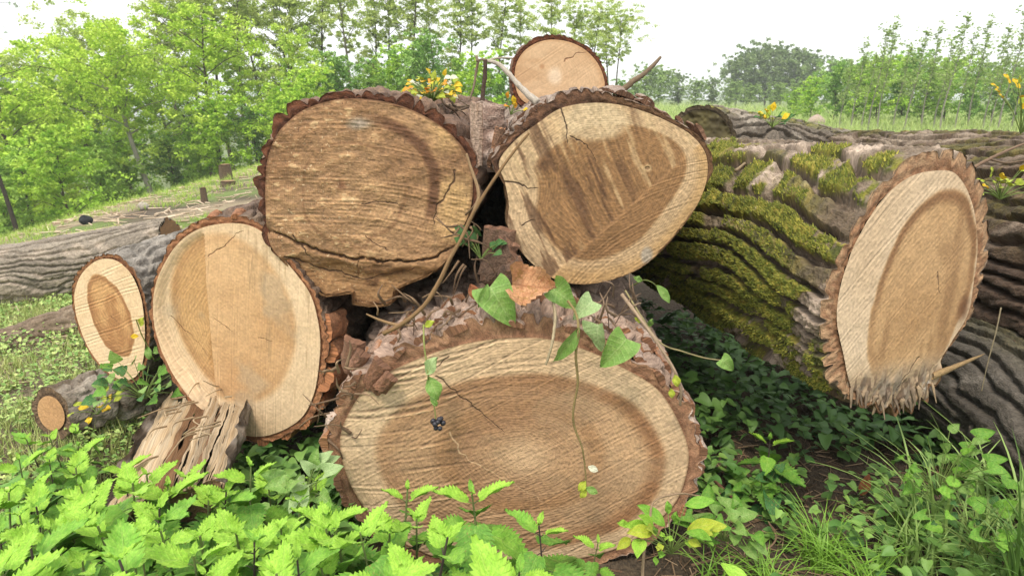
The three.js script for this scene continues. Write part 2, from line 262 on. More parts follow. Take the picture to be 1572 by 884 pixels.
// ---------------------------------------------------------------- paint for the cut faces: wood colour, growth rings, weathered saw grooves, cracks
// every paint returns [r, g, b, height -1..1]
const rings = (t, an, N, sd, wob = 0.5) => { const w = t * N + (fbm(Math.cos(an) * 2.2 + 4, Math.sin(an) * 2.2 + t * 3, sd, 2) - 0.5) * wob * 6; const q = Math.floor(w), f = w - q; const wd = 0.5 + 0.5 * hsh(q, 3, sd); return (Math.pow(f, 3) - 0.3) * wd; };
const sawLines = (x, y, dir, period, sd, bend = 0) => { // grooves left by the chain: along dir, uneven in pitch, depth and length
  const ca = Math.cos(dir), sa = Math.sin(dir); const al = x * ca + y * sa, ac = -x * sa + y * ca + bend * al * al; const w = ac / period + (vn(al * 2.5, ac * 5, sd) - 0.5) * 2.6 + (vn(al * 9, ac * 16, sd + 4) - 0.5) * 0.9; const q = Math.floor(w), f = w - q;
  const amp = sst(0.3, 0.85, vn(al * 4 + hsh(q, 1, sd) * 50, q * 0.73, sd + 1)) * (0.35 + 0.65 * sst(0.3, 0.7, vn(al * 2.2, ac * 2.2, sd + 6))); return Math.sin(f * Math.PI * 2) * 0.8 * amp + (vn(al * 14, ac / period * 2.7, sd + 2) - 0.5) * 0.7 * (0.35 + amp); };
const fibre = (x, y, sd) => fbm(x * 160, y * 160, sd, 2) - 0.5;
const add = (c, k) => [c[0] * (1 + k), c[1] * (1 + k), c[2] * (1 + k)];

// ---- the broad bottom log
const bottomOutline = [[522, 672], [537, 630], [569, 588], [632, 554], [710, 528], [784, 518], [847, 521], [910, 541], [962, 567], [1010, 598], [1041, 646], [1057, 693], [1052, 735], [1036, 772], [999, 808], [962, 835], [910, 852], [831, 866], [726, 866], [647, 846], [585, 808], [548, 761], [529, 719]];
const bottomLog = makeLog({
  label: 'broad weathered log at the bottom centre with an oval cut face behind the nettles', group: 'felled logs in the pile', outline: bottomOutline, z: -1.42, n: [0, 0.12, 1], axis: [0.02, 0.02, -1], len: 2.6, seed: 11,
  cw: 0.05, cl: 0.08, depth: 0.03, thick: 0.022, rimCut: 0.7, nt: 460, ns: 200, spow: 1.7, swell: 0.05, wave: 0.5,
  col: [[166, 142, 126], [198, 172, 156], [214, 194, 180]], rim: [[200, 156, 122], [160, 118, 90]],
  face: { size: 1024, pith: [808, 702], bump: 0.010, paint: (L, rm) => {
    const ck = [crackFn([L(672, 578), L(715, 612), L(745, 638), L(775, 662)], 0.0045, 3), crackFn([L(690, 660), L(705, 695), L(742, 716), L(800, 750), L(835, 770)], 0.0035, 6), crackFn([L(690, 545), L(665, 568)], 0.004, 8)];
    const hc = L(790, 700);
    return (x, y, t, an) => {
      const nz = fbm(x * 5, y * 5, 71, 3), big = fbm(x * 2.4, y * 2.4, 74, 2);
      const t0 = 0.84 - 0.12 * Math.max(0, Math.sin(an)) + 0.03 * Math.cos(an) + 0.05 * (nz - 0.5);
      const heart = sst(t0 + 0.03, t0 - 0.03, t);
      let c = mix3([180, 152, 118], [196, 170, 136], nz);
      let hcC = mix3([148, 114, 82], [178, 146, 110], sst(0.25, 0.75, big * 0.6 + nz * 0.4)); hcC = mix3(hcC, [130, 92, 60], sst(0.12, 0.0, Math.abs(t - t0 + 0.05)) * (0.25 + 0.6 * sst(-0.1, 0.3, x)));
      hcC = mix3(hcC, [196, 166, 130], sst(0.30, 0.05, t + (nz - 0.5) * 0.2) * 0.7); hcC = mix3(hcC, [132, 96, 66], sst(0.10, 0.01, Math.abs(t - 0.36 - 0.1 * (big - 0.5))) * 0.4 * sst(0.1, -0.1, x)); hcC = mix3(hcC, [136, 98, 62], sst(0.09, 0.02, Math.abs(t - 0.44)) * 0.35 * nz * 2);
      c = mix3(c, hcC, heart);
      const rg = rings(t, an, 46, 81); c = add(c, rg * (heart > 0.5 ? 0.10 : 0.05) * (t < 0.75 ? 1 : 0.6));
      const right = sst(-0.2, 0.2, x), s1 = sawLines(x, y, 0.17, 0.015, 91, -0.15), s2 = sawLines(x, y, 0.5, 0.010, 95);
      const ws = lerp(1, 0.3, right), saw = s1 * ws + s2 * 0.4;
      c = add(c, saw * 0.28); c = mix3(c, [216, 194, 160], sst(0.25, 0.8, saw) * 0.5 * ws); c = mix3(c, [104, 78, 56], sst(0.2, 0.8, -saw) * 0.5 * ws); const ray = fbm(an * 26, t * 2.5, 97, 2) - 0.5; c = add(c, ray * 0.12 * sst(0.1, 0.3, t));
      c = add(c, fibre(x, y, 99) * 0.24);
      const st = fbm(x * 9 + y * 4, y * 22 - x * 4, 105, 3); c = mix3(c, [150, 128, 100], sst(0.58, 0.75, st) * 0.25);
      const pale = ck[1](x, y); c = mix3(c, [206, 176, 138], sst(0.1, 0.7, pale) * 0.7); let k = Math.max(ck[0](x, y), ck[2](x, y)); c = mix3(c, [96, 70, 50], sst(0.1, 0.8, k) * 0.7);
      const rim = sst(0.985, 1.0, t); c = mix3(c, [120, 92, 64], rim * 0.5);
      return [c[0], c[1], c[2], 0.45 * saw + rg * 0.15 + fibre(x, y, 99) * 0.35 - k * 0.8];
    }; } },
  mask: a => 1,
  after: info => {
    const tops = [[208, 184, 168], [188, 160, 144], [218, 198, 186]], cut = [200, 146, 106], r = rng(5);
    const V = []; for (let i = 0; i < 9; i++) V.push(plateGeo(rr(r, 0.042, 0.068), rr(r, 0.06, 0.10), rr(r, 0.016, 0.026), i * 3 + 1, tops[i % 3], i % 2 ? cut : [172, 126, 96]));
    for (let row = 0; row < 4; row++) { let a = -0.5 + row * 0.03; while (a < Math.PI + 0.5) { const big = a > 1.1 && a < 2.2;
      if (r() < (row ? 0.7 : 0.95)) putPlate(info, V[Math.floor(r() * 9)], a, row * 0.072 + rr(r, -0.008, 0.012), 0.022 + rr(r, 0, 0.01) + (row ? 0.01 : 0), rr(r, -0.12, 0.1), rr(r, -0.2, 0.2), rr(r, 0.75, 1.15) * (big ? 1.1 : 0.85));
      const rad = rAt(info.T, a); a += rr(r, 0.05, 0.066) * (big ? 1.2 : 0.9) / Math.max(0.28, rad); } }
  },
});

// ---- the upper left log, brown and rough
const ulOutline = [[408, 325], [407, 282], [412, 239], [427, 205], [457, 174], [496, 157], [539, 151], [586, 155], [625, 166], [664, 185], [698, 211], [720, 243], [726, 282], [722, 321], [706, 359], [690, 394], [655, 424], [625, 436], [604, 448], [600, 466], [560, 470], [535, 464], [540, 452], [496, 454], [472, 437], [440, 407], [414, 372]];
const upperLeftLog = makeLog({
  label: 'upper left log of the stack with a rough brown cut face and scalloped bark', group: 'felled logs in the pile', outline: ulOutline, z: -1.66, n: [-0.06, 0.02, 1], axis: [0.05, -0.01, -1], len: 2.4, seed: 23,
  cw: 0.056, cl: 0.14, depth: 0.028, thick: 0.004, rimCut: 0.95, nt: 520, ns: 110, wave: 0.2, dome: 1,
  col: [[110, 86, 70], [140, 112, 94], [156, 130, 108]], rim: [[140, 88, 62], [96, 60, 44]], bare: [150, 112, 70],
  mask: a => { const q = ((a / TAU) % 1 + 1) % 1; return sst(-0.03, 0.0, q) * sst(0.60, 0.55, q) + sst(0.99, 1.0, q); },
  face: { size: 1024, pith: [524, 284], bump: 0.010, nt: 360, nr: 120, paint: (L, rm) => {
    const ck = [crackFn([L(555, 312), L(575, 308), L(598, 312), L(622, 318)], 0.003, 3), crackFn([L(700, 262), L(690, 292), L(672, 316), L(668, 345)], 0.006, 5), crackFn([L(560, 362), L(594, 385)], 0.003, 7), crackFn([L(420, 355), L(470, 380), L(530, 396), L(600, 402), L(660, 398), L(690, 384)], 0.008, 9), crackFn([L(440, 395), L(500, 420), L(560, 432), L(640, 412)], 0.006, 12), crackFn([L(450, 362), L(470, 388), L(480, 400)], 0.004, 17)];
    const band = [L(546, 178), L(585, 184), L(620, 200), L(648, 225), L(664, 255), L(668, 285), L(664, 325), L(660, 350)];
    const bandFn = (x, y) => { let b = 9, bt = 0; for (let i = 0; i + 1 < band.length; i++) { const [ax, ay] = band[i], [bx, by] = band[i + 1], dx = bx - ax, dy = by - ay, t = clamp(((x - ax) * dx + (y - ay) * dy) / (dx * dx + dy * dy)), d = Math.hypot(x - ax - t * dx, y - ay - t * dy); if (d < b) { b = d; bt = (i + t) / (band.length - 1); } } return [b, bt]; };
    const gp = L(552, 190), p0 = L(524, 284), low = L(560, 395)[1];
    return (x, y, t, an) => {
      const nz = fbm(x * 7, y * 7, 171, 4), big = fbm(x * 3, y * 3, 174, 2);
      let c = mix3([130, 96, 66], [162, 128, 92], sst(0.25, 0.75, nz * 0.6 + big * 0.4));
      c = mix3(c, [184, 150, 102], sst(0.14, 0.22, x) * sst(0.3, 0.6, nz) * 0.8);
      const rg = rings(t, an, 38, 181, 0.7); c = add(c, rg * 0.13);
      const s1 = sawLines(x, y, -0.10, 0.011, 191, 0.3), left = sst(0.12, -0.1, x), rough = fbm(x * 34, y * 80, 195, 3) - 0.5; c = add(c, s1 * (0.05 + 0.09 * left) + rough * 0.34); c = mix3(c, [108, 76, 50], sst(0.12, 0.02, Math.abs(t - 0.46 - 0.05 * (nz - 0.5))) * 0.0 + sst(0.03, 0.0, Math.abs(t - 0.5 - 0.1 * (big - 0.5))) * sst(0.45, 0.65, nz) * 0.5);
      c = mix3(c, [208, 180, 136], sst(0.16, 0.32, rough) * 0.5 * (0.35 + left));
      const [bd, bt] = bandFn(x + (nz - 0.5) * 0.02, y + (big - 0.5) * 0.02); c = mix3(c, [84, 54, 36], sst(0.021, 0.006, bd) * sst(0, 0.25, bt) * (0.55 + 0.45 * nz) * sst(1.0, 0.8, bt));
      c = mix3(c, [104, 66, 44], sst(0.022, 0.004, Math.hypot(x - p0[0], y - p0[1]) + (nz - 0.5) * 0.02) * 0.7);
      c = mix3(c, [158, 150, 140], sst(0.035, 0.01, Math.hypot((x - gp[0]) * 0.7, (y - gp[1]) * 1.5) + (nz - 0.5) * 0.03) * 0.7);
      const lo = sst(low + 0.03, low - 0.05, y + (big - 0.5) * 0.08); c = mix3(c, mix3([170, 130, 82], [120, 84, 50], nz), lo * 0.5); c = mix3(c, [92, 62, 38], lo * sst(0.55, 0.72, fbm(x * 12, y * 30, 205, 3)) * 0.7);
      const spk = vn(x * 240, y * 240, 206); c = mix3(c, [222, 204, 168], sst(0.86, 0.95, spk) * left * 0.6); c = mix3(c, [74, 52, 36], sst(0.90, 0.97, vn(x * 190 + 7, y * 190, 207)) * 0.55);
      c = add(c, fibre(x, y, 199) * 0.3);
      let k = 0; for (const f of ck) k = Math.max(k, f(x, y)); c = mix3(c, [66, 44, 30], sst(0.15, 0.8, k) * 0.75);
      c = mix3(c, [92, 60, 40], sst(0.97, 1.0, t) * 0.5 * sst(-0.1, 0.05, y));
      return [c[0], c[1], c[2], s1 * 0.16 + rough * 0.95 + fibre(x, y, 199) * 0.3 - k * 0.8];
    }; }, relief: (L) => { const low = L(560, 400)[1], ck = [crackFn([L(410, 352), L(470, 380), L(530, 396), L(600, 402), L(660, 398), L(700, 378)], 0.012, 9)]; return (x, y, v) => { const q = fbm(x * 10, y * 16, 211, 3); return 0.012 * (q - 0.5) - 0.03 * sst(low, low - 0.045, y + (q - 0.5) * 0.05) * (0.5 + 0.8 * fbm(x * 16, y * 9, 217, 2)) - 0.012 * ck[0](x, y); }; } },
});

// ---- the upper right log, kidney shaped, cut from two sides
const urOutline = [[766, 249], [790, 216], [828, 187], [861, 166], [904, 158], [952, 161], [994, 173], [1032, 190], [1064, 210], [1083, 236], [1086, 270], [1074, 308], [1051, 344], [1023, 377], [985, 410], [937, 430], [890, 436], [852, 428], [819, 406], [792, 374], [779, 344], [781, 314], [775, 279]];
const upperRightLog = makeLog({
  label: 'upper right log of the stack with a streaked two-plane cut face and grey flaky bark', group: 'felled logs in the pile', outline: urOutline, z: -1.66, n: [0.05, 0.02, 1], axis: [-0.02, 0.0, -1], len: 2.3, seed: 37,
  cw: 0.04, cl: 0.06, depth: 0.02, thick: 0.012, nt: 460, ns: 170, wave: 0.8,
  col: [[136, 118, 108], [168, 150, 138], [196, 180, 168]], rim: [[150, 110, 84], [104, 76, 60]], bare: [140, 108, 72],
  mask: a => { const q = ((a / TAU) % 1 + 1) % 1; return sst(0.0, 0.03, q) * sst(0.50, 0.46, q) * (0.55 + 0.45 * sst(0.2, 0.3, q)); },
  face: { size: 1024, pith: [965, 262], bump: 0.008, paint: (L) => {
    const ck = [crackFn([L(858, 150), L(863, 175), L(870, 208), L(874, 218)], 0.005, 3), crackFn([L(874, 212), L(900, 225), L(915, 250)], 0.003, 5), crackFn([L(768, 275), L(800, 284), L(826, 290)], 0.005, 6), crackFn([L(800, 345), L(820, 338)], 0.004, 8)];
    const e0 = L(880, 395), e1 = L(1062, 232), ex = e1[0] - e0[0], ey = e1[1] - e0[1], el = Math.hypot(ex, ey), hole = L(994, 258), knot = L(832, 256), pc = L(910, 185), gc = L(993, 392);
    return (x, y, t, an) => {
      const nz = fbm(x * 7, y * 7, 271, 4), big = fbm(x * 3.2, y * 3.2, 274, 2);
      const below = ((x - e0[0]) * ey - (y - e0[1]) * ex) / el, B = sst(-0.004, 0.004, below + (nz - 0.5) * 0.012);
      let c = mix3([150, 116, 74], [176, 140, 94], sst(0.3, 0.7, nz * 0.5 + big * 0.5));
      const t0 = 0.72 + 0.05 * (big - 0.5) + 0.06 * Math.sin(an * 2), heart = sst(t0 + 0.03, t0 - 0.03, t);
      c = mix3(mix3([200, 174, 138], [180, 150, 112], big), mix3([146, 108, 68], [124, 90, 56], big), heart * 0.85);
      const rg = rings(t, an, 34, 281, 0.6); c = add(c, rg * 0.17);
      const sA = sawLines(x, y, -1.12, 0.012, 291, -0.6), sA2 = sawLines(x, y, -1.0, 0.024, 293), sB = sawLines(x, y, 0.55, 0.010, 295, 0.8);
      const A = sA * 0.6 + sA2 * 0.7, streak = fbm((x * 0.9 + y * 0.43) * 50, (y * 0.9 - x * 0.43) * 6, 296, 3);
      const aw = (1 - B) * sst(0.16, 0.02, x);
      c = add(c, A * 0.16 * (1 - B) * (0.4 + 0.6 * aw)); c = mix3(c, [88, 62, 42], sst(0.54, 0.7, streak) * 0.7 * aw); c = mix3(c, [204, 178, 136], sst(0.58, 0.75, 1 - streak) * 0.5 * (1 - B));
      c = mix3(c, [196, 172, 136], B * sst(0.2, 0.8, sB) * 0.3); c = mix3(c, [118, 88, 58], B * sst(0.1, 0.8, -sB) * 0.35); c = mix3(c, [172, 134, 82], B * sst(0.8, 0.95, t) * 0.5);
      const pp = Math.hypot((x - pc[0]) * 0.75, (y - pc[1]) * 1.3); c = mix3(c, [206, 184, 148], sst(0.075, 0.045, pp + (nz - 0.5) * 0.03) * 0.75);
      c = mix3(c, [98, 70, 48], sst(0.03, 0.005, Math.hypot(x - knot[0], y - knot[1]) + (nz - 0.5) * 0.03) * 0.7);
      const hd = Math.hypot((x - hole[0]) * 0.8, y - hole[1]); c = mix3(c, [190, 164, 124], sst(0.013, 0.006, hd) * 0.6); c = mix3(c, [110, 86, 60], sst(0.006, 0.003, hd) * 0.7);
      c = mix3(c, [150, 150, 148], sst(0.02, 0.008, Math.hypot(x - gc[0], (y - gc[1]) * 0.7) + (nz - 0.5) * 0.03) * 0.6);
      c = add(c, fibre(x, y, 299) * 0.3);
      let k = 0; for (const f of ck) k = Math.max(k, f(x, y)); c = mix3(c, [58, 42, 32], sst(0.15, 0.8, k) * 0.8);
      return [c[0], c[1], c[2], lerp(A * 0.35, sB * 0.45, B) + rg * 0.1 + fibre(x, y, 299) * 0.35 - k * 0.8 - sst(0.006, 0.003, hd)];
    }; }, relief: L => { const e0 = L(880, 395), e1 = L(1062, 232), ex = e1[0] - e0[0], ey = e1[1] - e0[1], el = Math.hypot(ex, ey); return (x, y, v) => { const below = ((x - e0[0]) * ey - (y - e0[1]) * ex) / el; return 0.002 * sst(-0.004, 0.004, below) - 0.05 * Math.max(0, below) + 0.006 * (fbm(x * 9, y * 9, 305, 2) - 0.5); }; } },
  after: info => {
    const r = rng(25), V = []; for (let i = 0; i < 8; i++) V.push(plateGeo(rr(r, 0.03, 0.06), rr(r, 0.04, 0.07), rr(r, 0.008, 0.014), i * 7 + 3, [178, 160, 148], [132, 98, 76]));
    for (let row = 0; row < 4; row++) { let a = 0.5; while (a < 2.95) { if (r() < 0.75) putPlate(info, V[Math.floor(r() * 8)], a, row * 0.055 + rr(r, 0, 0.02), 0.02 + rr(r, -0.004, 0.01), rr(r, -0.2, 0.2), rr(r, -0.6, 0.6), rr(r, 0.7, 1.2)); a += rr(r, 0.04, 0.06) / rAt(info.T, a); } }
  },
});

// ---- the pale log at the left, cut with a step down its face
const lbOutline = [[235, 476], [238, 442], [252, 405], [276, 371], [304, 352], [342, 343], [380, 345], [404, 357], [430, 390], [458, 424], [477, 452], [488, 490], [492, 528], [489, 566], [482, 604], [466, 637], [442, 656], [404, 669], [371, 666], [333, 648], [304, 624], [276, 590], [257, 557], [242, 519]];
const leftLog = makeLog({
  label: 'large pale cut log at the left with orange bark flaps, under the brown log', group: 'felled logs in the pile', outline: lbOutline, z: -1.72, n: [-0.3, 0.03, 1], axis: [0.06, -0.02, -1], len: 2.2, seed: 43,
  cw: 0.042, cl: 0.09, depth: 0.018, thick: 0.008, nt: 420, ns: 110, wave: 0.5,
  col: [[112, 92, 78], [136, 114, 98], [158, 136, 116]], rim: [[206, 148, 106], [168, 114, 80]],
  face: { size: 1024, pith: [352, 505], bump: 0.006, paint: L => {
    const ck = [crackFn([L(330, 488), L(348, 500), L(360, 512)], 0.0025, 3), crackFn([L(318, 395), L(350, 372), L(372, 356)], 0.004, 5), crackFn([L(255, 488), L(285, 520), L(312, 555)], 0.003, 6), crackFn([L(395, 518), L(418, 525)], 0.003, 7)];
    const st = [L(312, 352), L(316, 440), L(325, 540), L(334, 640)], rot = L(330, 565), hc = L(350, 490), rx = Math.abs(L(460, 490)[0] - L(262, 490)[0]) / 2, ry = Math.abs(L(350, 365)[1] - L(350, 625)[1]) / 2;
    const sx = y => { for (let i = 0; i + 1 < st.length; i++) if (y <= st[i][1] && y >= st[i + 1][1]) return lerp(st[i][0], st[i + 1][0], (y - st[i][1]) / (st[i + 1][1] - st[i][1])); return y > st[0][1] ? st[0][0] : st[3][0]; };
    return (x, y, t, an) => {
      const nz = fbm(x * 6, y * 6, 371, 4), big = fbm(x * 3, y * 3, 374, 2), left = sst(0.001, -0.001, x - sx(y));
      const e = Math.hypot((x - hc[0]) / rx, (y - hc[1]) / ry) + (big - 0.5) * 0.12, heart = sst(1.04, 0.93, e);
      let c = mix3([204, 174, 136], [216, 190, 156], nz);
      let h = mix3([182, 140, 96], [204, 166, 122], sst(0.3, 0.7, big * 0.6 + nz * 0.4));
      h = mix3(h, mix3([176, 132, 82], [198, 158, 108], nz), left); h = mix3(h, [156, 116, 76], sst(0.13, 0.0, Math.abs(e - 0.93)) * 0.55 * (left * 0.7 + 0.3));
      c = mix3(c, h, heart * 0.9);
      const rg = rings(t, an, 30, 381, 0.5); c = add(c, rg * (left ? 0.14 : 0.05));
      const s1 = sawLines(x, y, 1.42, 0.009, 391), s2 = sawLines(x, y, 0.9, 0.011, 393); c = add(c, lerp(s1 * 0.10, s2 * 0.10, left)); c = mix3(c, [232, 210, 172], sst(0.35, 0.9, s1) * (1 - left) * 0.35);
      const str = fbm((x * 0.99 - y * 0.1) * 60, y * 5, 395, 3); c = mix3(c, [150, 124, 92], sst(0.6, 0.75, str) * 0.4 * sst(-0.05, 0.1, x));
      c = mix3(c, [136, 92, 56], sst(0.05, 0.01, Math.hypot((x - rot[0]) * 1.3, (y - rot[1]) * 0.7) + (nz - 0.5) * 0.05) * 0.75 * left);
      c = mix3(c, [168, 152, 128], sst(0.62, 0.78, fbm(x * 8 + 4, y * 8, 397, 3)) * 0.45);
      c = add(c, fibre(x, y, 399) * 0.16);
      let k = 0; for (const f of ck) k = Math.max(k, f(x, y)); c = mix3(c, [112, 76, 48], sst(0.15, 0.8, k) * 0.7);
      return [c[0], c[1], c[2], lerp(s1 * 0.25, s2 * 0.3, left) + fibre(x, y, 399) * 0.25 - k * 0.8];
    }; }, relief: L => { const st = [L(312, 352), L(316, 440), L(325, 540), L(334, 640)]; const rot = L(328, 565); const sx = y => { for (let i = 0; i + 1 < st.length; i++) if (y <= st[i][1] && y >= st[i + 1][1]) return lerp(st[i][0], st[i + 1][0], (y - st[i][1]) / (st[i + 1][1] - st[i][1])); return y > st[0][1] ? st[0][0] : st[3][0]; };
      return (x, y, v) => { const l = sst(0.002, -0.002, x - sx(y)); return -l * (0.010 + 0.02 * sst(0.25, -0.2, y)) * sst(1, 0.9, v) - 0.018 * sst(0.06, 0.01, Math.hypot((x - rot[0]) * 1.4, (y - rot[1]) * 0.6)) * l * fbm(x * 60, y * 60, 401, 2) * 1.6; }; } },
  after: info => {
    const r = rng(35), V = []; for (let i = 0; i < 6; i++) V.push(plateGeo(rr(r, 0.06, 0.09), rr(r, 0.08, 0.12), rr(r, 0.018, 0.028), i * 7 + 5, [186, 134, 100], [210, 144, 100]));
    for (const [a, sc] of [[-2.2, 0.5], [-1.95, 0.55], [-1.7, 0.6], [-1.46, 0.7], [-1.22, 0.7], [-0.98, 0.7], [-0.72, 0.85], [-0.44, 1.05], [-0.16, 1.1], [0.1, 0.9], [1.5, 0.5], [1.8, 0.5]]) putPlate(info, V[Math.floor(r() * 6)], a, rr(r, 0.0, 0.014), 0.008 + 0.010 * sc, rr(r, 0.05, 0.25), rr(r, -0.2, 0.2), sc);
  },
});

// ---- the small log with a dark oval heart at the far left of the stack
const smallOutline = [[114, 457], [121, 428], [138, 407], [159, 397], [183, 402], [202, 421], [214, 447], [221, 481], [223, 514], [221, 547], [214, 571], [197, 583], [176, 578], [152, 557], [133, 528], [119, 490]];
const smallLog = makeLog({
  label: 'smallest upright oval cut face with a brown heart, left of the large pale log', group: 'felled logs in the pile', outline: smallOutline, z: -2.0, n: [-0.6, 0.02, 1], axis: [0.17, 0.0, -1], len: 2.4, seed: 53,
  cw: 0.036, cl: 0.10, depth: 0.014, thick: 0.008, nt: 300, ns: 150, wave: 0.9, col: [[128, 122, 114], [156, 150, 142], [178, 172, 164]], rim: [[186, 132, 88], [140, 92, 60]],
  face: { size: 768, pith: [172, 484], paint: L => { const hc = L(170, 485), rx = Math.abs(L(201, 485)[0] - L(139, 485)[0]) / 2, ry = Math.abs(L(170, 428)[1] - L(170, 543)[1]) / 2, ck = [crackFn([L(170, 484), L(188, 500)], 0.003, 3), crackFn([L(166, 480), L(155, 455)], 0.003, 5)];
    return (x, y, t, an) => { const nz = fbm(x * 9, y * 9, 471, 3), yy = y - hc[1], xx = x - hc[0] + yy * 0.12; const e = Math.hypot(xx / rx, yy / ry) + (fbm(Math.cos(an) * 3, Math.sin(an) * 3, 475, 2) - 0.5) * 0.14, heart = sst(1.04, 0.97, e);
      let c = mix3([214, 182, 142], [224, 198, 162], nz), h = mix3([164, 118, 74], [194, 150, 100], sst(0.3, 0.7, fbm(x * 16, y * 16, 477, 3))); h = mix3(h, [142, 98, 60], sst(0.14, 0, Math.abs(e - 0.93)) * 0.7); c = mix3(c, h, heart);
      c = add(c, rings(t, an, 16, 481) * (heart > 0.5 ? 0.16 : 0.06)); const s = sawLines(x, y, 0.35, 0.011, 491); c = add(c, s * 0.07 + fibre(x, y, 499) * 0.14);
      let k = 0; for (const f of ck) k = Math.max(k, f(x, y)); c = mix3(c, [110, 74, 48], k * 0.6); return [c[0], c[1], c[2], s * 0.25 + fibre(x, y, 499) * 0.25 - k]; }; } },
});

// ---- the big mossy log at the right
const rightOutline = [[1284, 488], [1290, 439], [1305, 391], [1329, 342], [1360, 299], [1397, 271], [1433, 262], [1464, 265], [1485, 293], [1497, 336], [1500, 384], [1494, 433], [1485, 482], [1460, 525], [1444, 552], [1446, 572], [1437, 590], [1428, 592], [1424, 616], [1410, 608], [1400, 632], [1388, 618], [1376, 636], [1366, 620], [1352, 632], [1343, 614], [1330, 622], [1322, 602], [1308, 596], [1293, 537]];
const rightMoss = (a, s, b, N) => { const q = ((a / TAU) % 1 + 1) % 1; const zone = sst(0.235, 0.35, q) * sst(0.66, 0.56, q) * (0.35 + 0.65 * sst(0.04, 0.2, s)); return sst(0.62, 0.48, N - 0.32 * (zone - 0.5)) * sst(0.02, 0.2, zone) * sst(0.3, 0.7, b.plate + 0.6 * (N - 0.5)) * sst(0.08, 0.3, b.id + zone * 0.15); };
const rightLog = makeLog({
  label: 'big furrowed log at the right covered in yellow-green moss, pale cut end facing out', group: 'felled logs in the pile', outline: rightOutline, z: -1.5, n: [0.42, 0.03, 1], axis: [-0.20, -0.03, -1], len: 2.1, seed: 67, spow: 1.35,
  cw: 0.050, furrow: 0.62, cl: 0.5, depth: 0.048, thick: 0.004, rimCut: 0.4, nt: 720, ns: 460, wave: 0.7, stretch: 0.45, taper: 0.01,
  col: [[116, 100, 84], [154, 138, 120], [204, 186, 170]], rim: [[216, 178, 140], [178, 134, 100]],
  moss: (a, s, b, N) => rightMoss(a, s, b, N),
  mask: a => { const q = ((a / TAU) % 1 + 1) % 1; return 1 - 0.75 * sst(0.62, 0.70, q) * sst(1.02, 0.9, q); },
  face: { size: 1024, pith: [1432, 470], bump: 0.006, paint: L => {
    const hc = L(1418, 452), hx = Math.abs(L(1490, 452)[0] - L(1345, 452)[0]) / 2, hy = Math.abs(L(1418, 306)[1] - L(1418, 600)[1]) / 2, ck = [crackFn([L(1410, 545), L(1385, 585), L(1372, 620)], 0.005, 3), crackFn([L(1440, 420), L(1442, 450)], 0.003, 4)], lo = L(1380, 560), dk = L(1478, 470);
    const g1 = L(1385, 575), g2 = L(1425, 585);
    return (x, y, t, an) => { const nz = fbm(x * 6, y * 6, 571, 4), big = fbm(x * 3, y * 3, 574, 2);
      const yy = (y - hc[1]) / hy, xx = (x - hc[0]) / hx - yy * 0.18, e = Math.hypot(xx, yy) + (fbm(Math.cos(an) * 2.5, Math.sin(an) * 2.5, 575, 3) - 0.5) * 0.12, heart = sst(1.03, 0.97, e) * sst(-0.95, -0.55, yy);
      let c = mix3([200, 174, 140], [214, 192, 162], nz), h = mix3([164, 126, 84], [190, 154, 110], sst(0.3, 0.7, big * 0.5 + nz * 0.5)); h = mix3(h, [126, 90, 58], sst(0.11, 0.0, Math.abs(e - 0.94)) * (0.3 + 0.7 * sst(-0.4, 0.6, yy)) * 0.9); h = mix3(h, [134, 100, 66], sst(0.6, 0.75, fbm(x * 14 + 2, y * 4, 577, 3)) * 0.5);
      c = mix3(c, h, heart * 0.95); c = mix3(c, [106, 72, 48], sst(0.03, 0.005, Math.hypot(x - dk[0], (y - dk[1]) * 0.6) + (nz - 0.5) * 0.03) * 0.8);
      c = add(c, rings(t, an, 30, 581) * 0.08); const s = sawLines(x, y, 0.75, 0.012, 591), s2 = sawLines(x, y, 0.1, 0.03, 593); c = add(c, s * 0.10 + fibre(x, y, 599) * 0.2); c = mix3(c, [224, 204, 170], sst(0.3, 0.8, s) * 0.3);
      const low = sst(lo[1] + 0.02, lo[1] - 0.06, y + (nz - 0.5) * 0.06); c = mix3(c, mix3([176, 150, 118], [142, 122, 100], fbm(x * 26, y * 26, 601, 3)), low * 0.8); c = mix3(c, [132, 122, 110], low * sst(0.5, 0.62, fbm(x * 46, y * 14, 603, 3)) * 0.7); c = mix3(c, [84, 66, 52], low * sst(0.56, 0.66, fbm(x * 90, y * 30, 604, 3)) * 0.6); c = mix3(c, [206, 204, 198], sst(0.03, 0.012, Math.hypot(x - g2[0], (y - g2[1]) * 0.6) + (nz - 0.5) * 0.04) * 0.75 * sst(0.35, 0.6, fbm(x * 60, y * 60, 605, 2)));
      let k = 0; for (const f of ck) k = Math.max(k, f(x, y)); c = mix3(c, [96, 70, 50], k * 0.6); return [c[0], c[1], c[2], s * 0.28 + fibre(x, y, 599) * 0.3 - k + low * (fbm(x * 40, y * 40, 607, 2) - 0.5) * 1.4]; }; },
    relief: L => { const lo = L(1380, 562); return (x, y, v) => { const q = sst(lo[1], lo[1] - 0.09, y); return q * (-0.006 + 0.022 * (fbm(x * 50, y * 14, 611, 3) - 0.5) + 0.010 * (fbm(x * 90, y * 60, 613, 2) - 0.5)); }; } },
  after: info => {
    const r = rng(45), NM = 22000, im = new THREE.InstancedMesh(new THREE.ConeGeometry(0.0022, 0.009, 4).translate(0, 0.004, 0), new THREE.MeshStandardMaterial({ roughness: 1 }), NM), mt = new THREE.Matrix4(), q = new THREE.Quaternion(), col = new THREE.Color(), yy = V3(0, 1, 0); let k = 0, tr = 0;
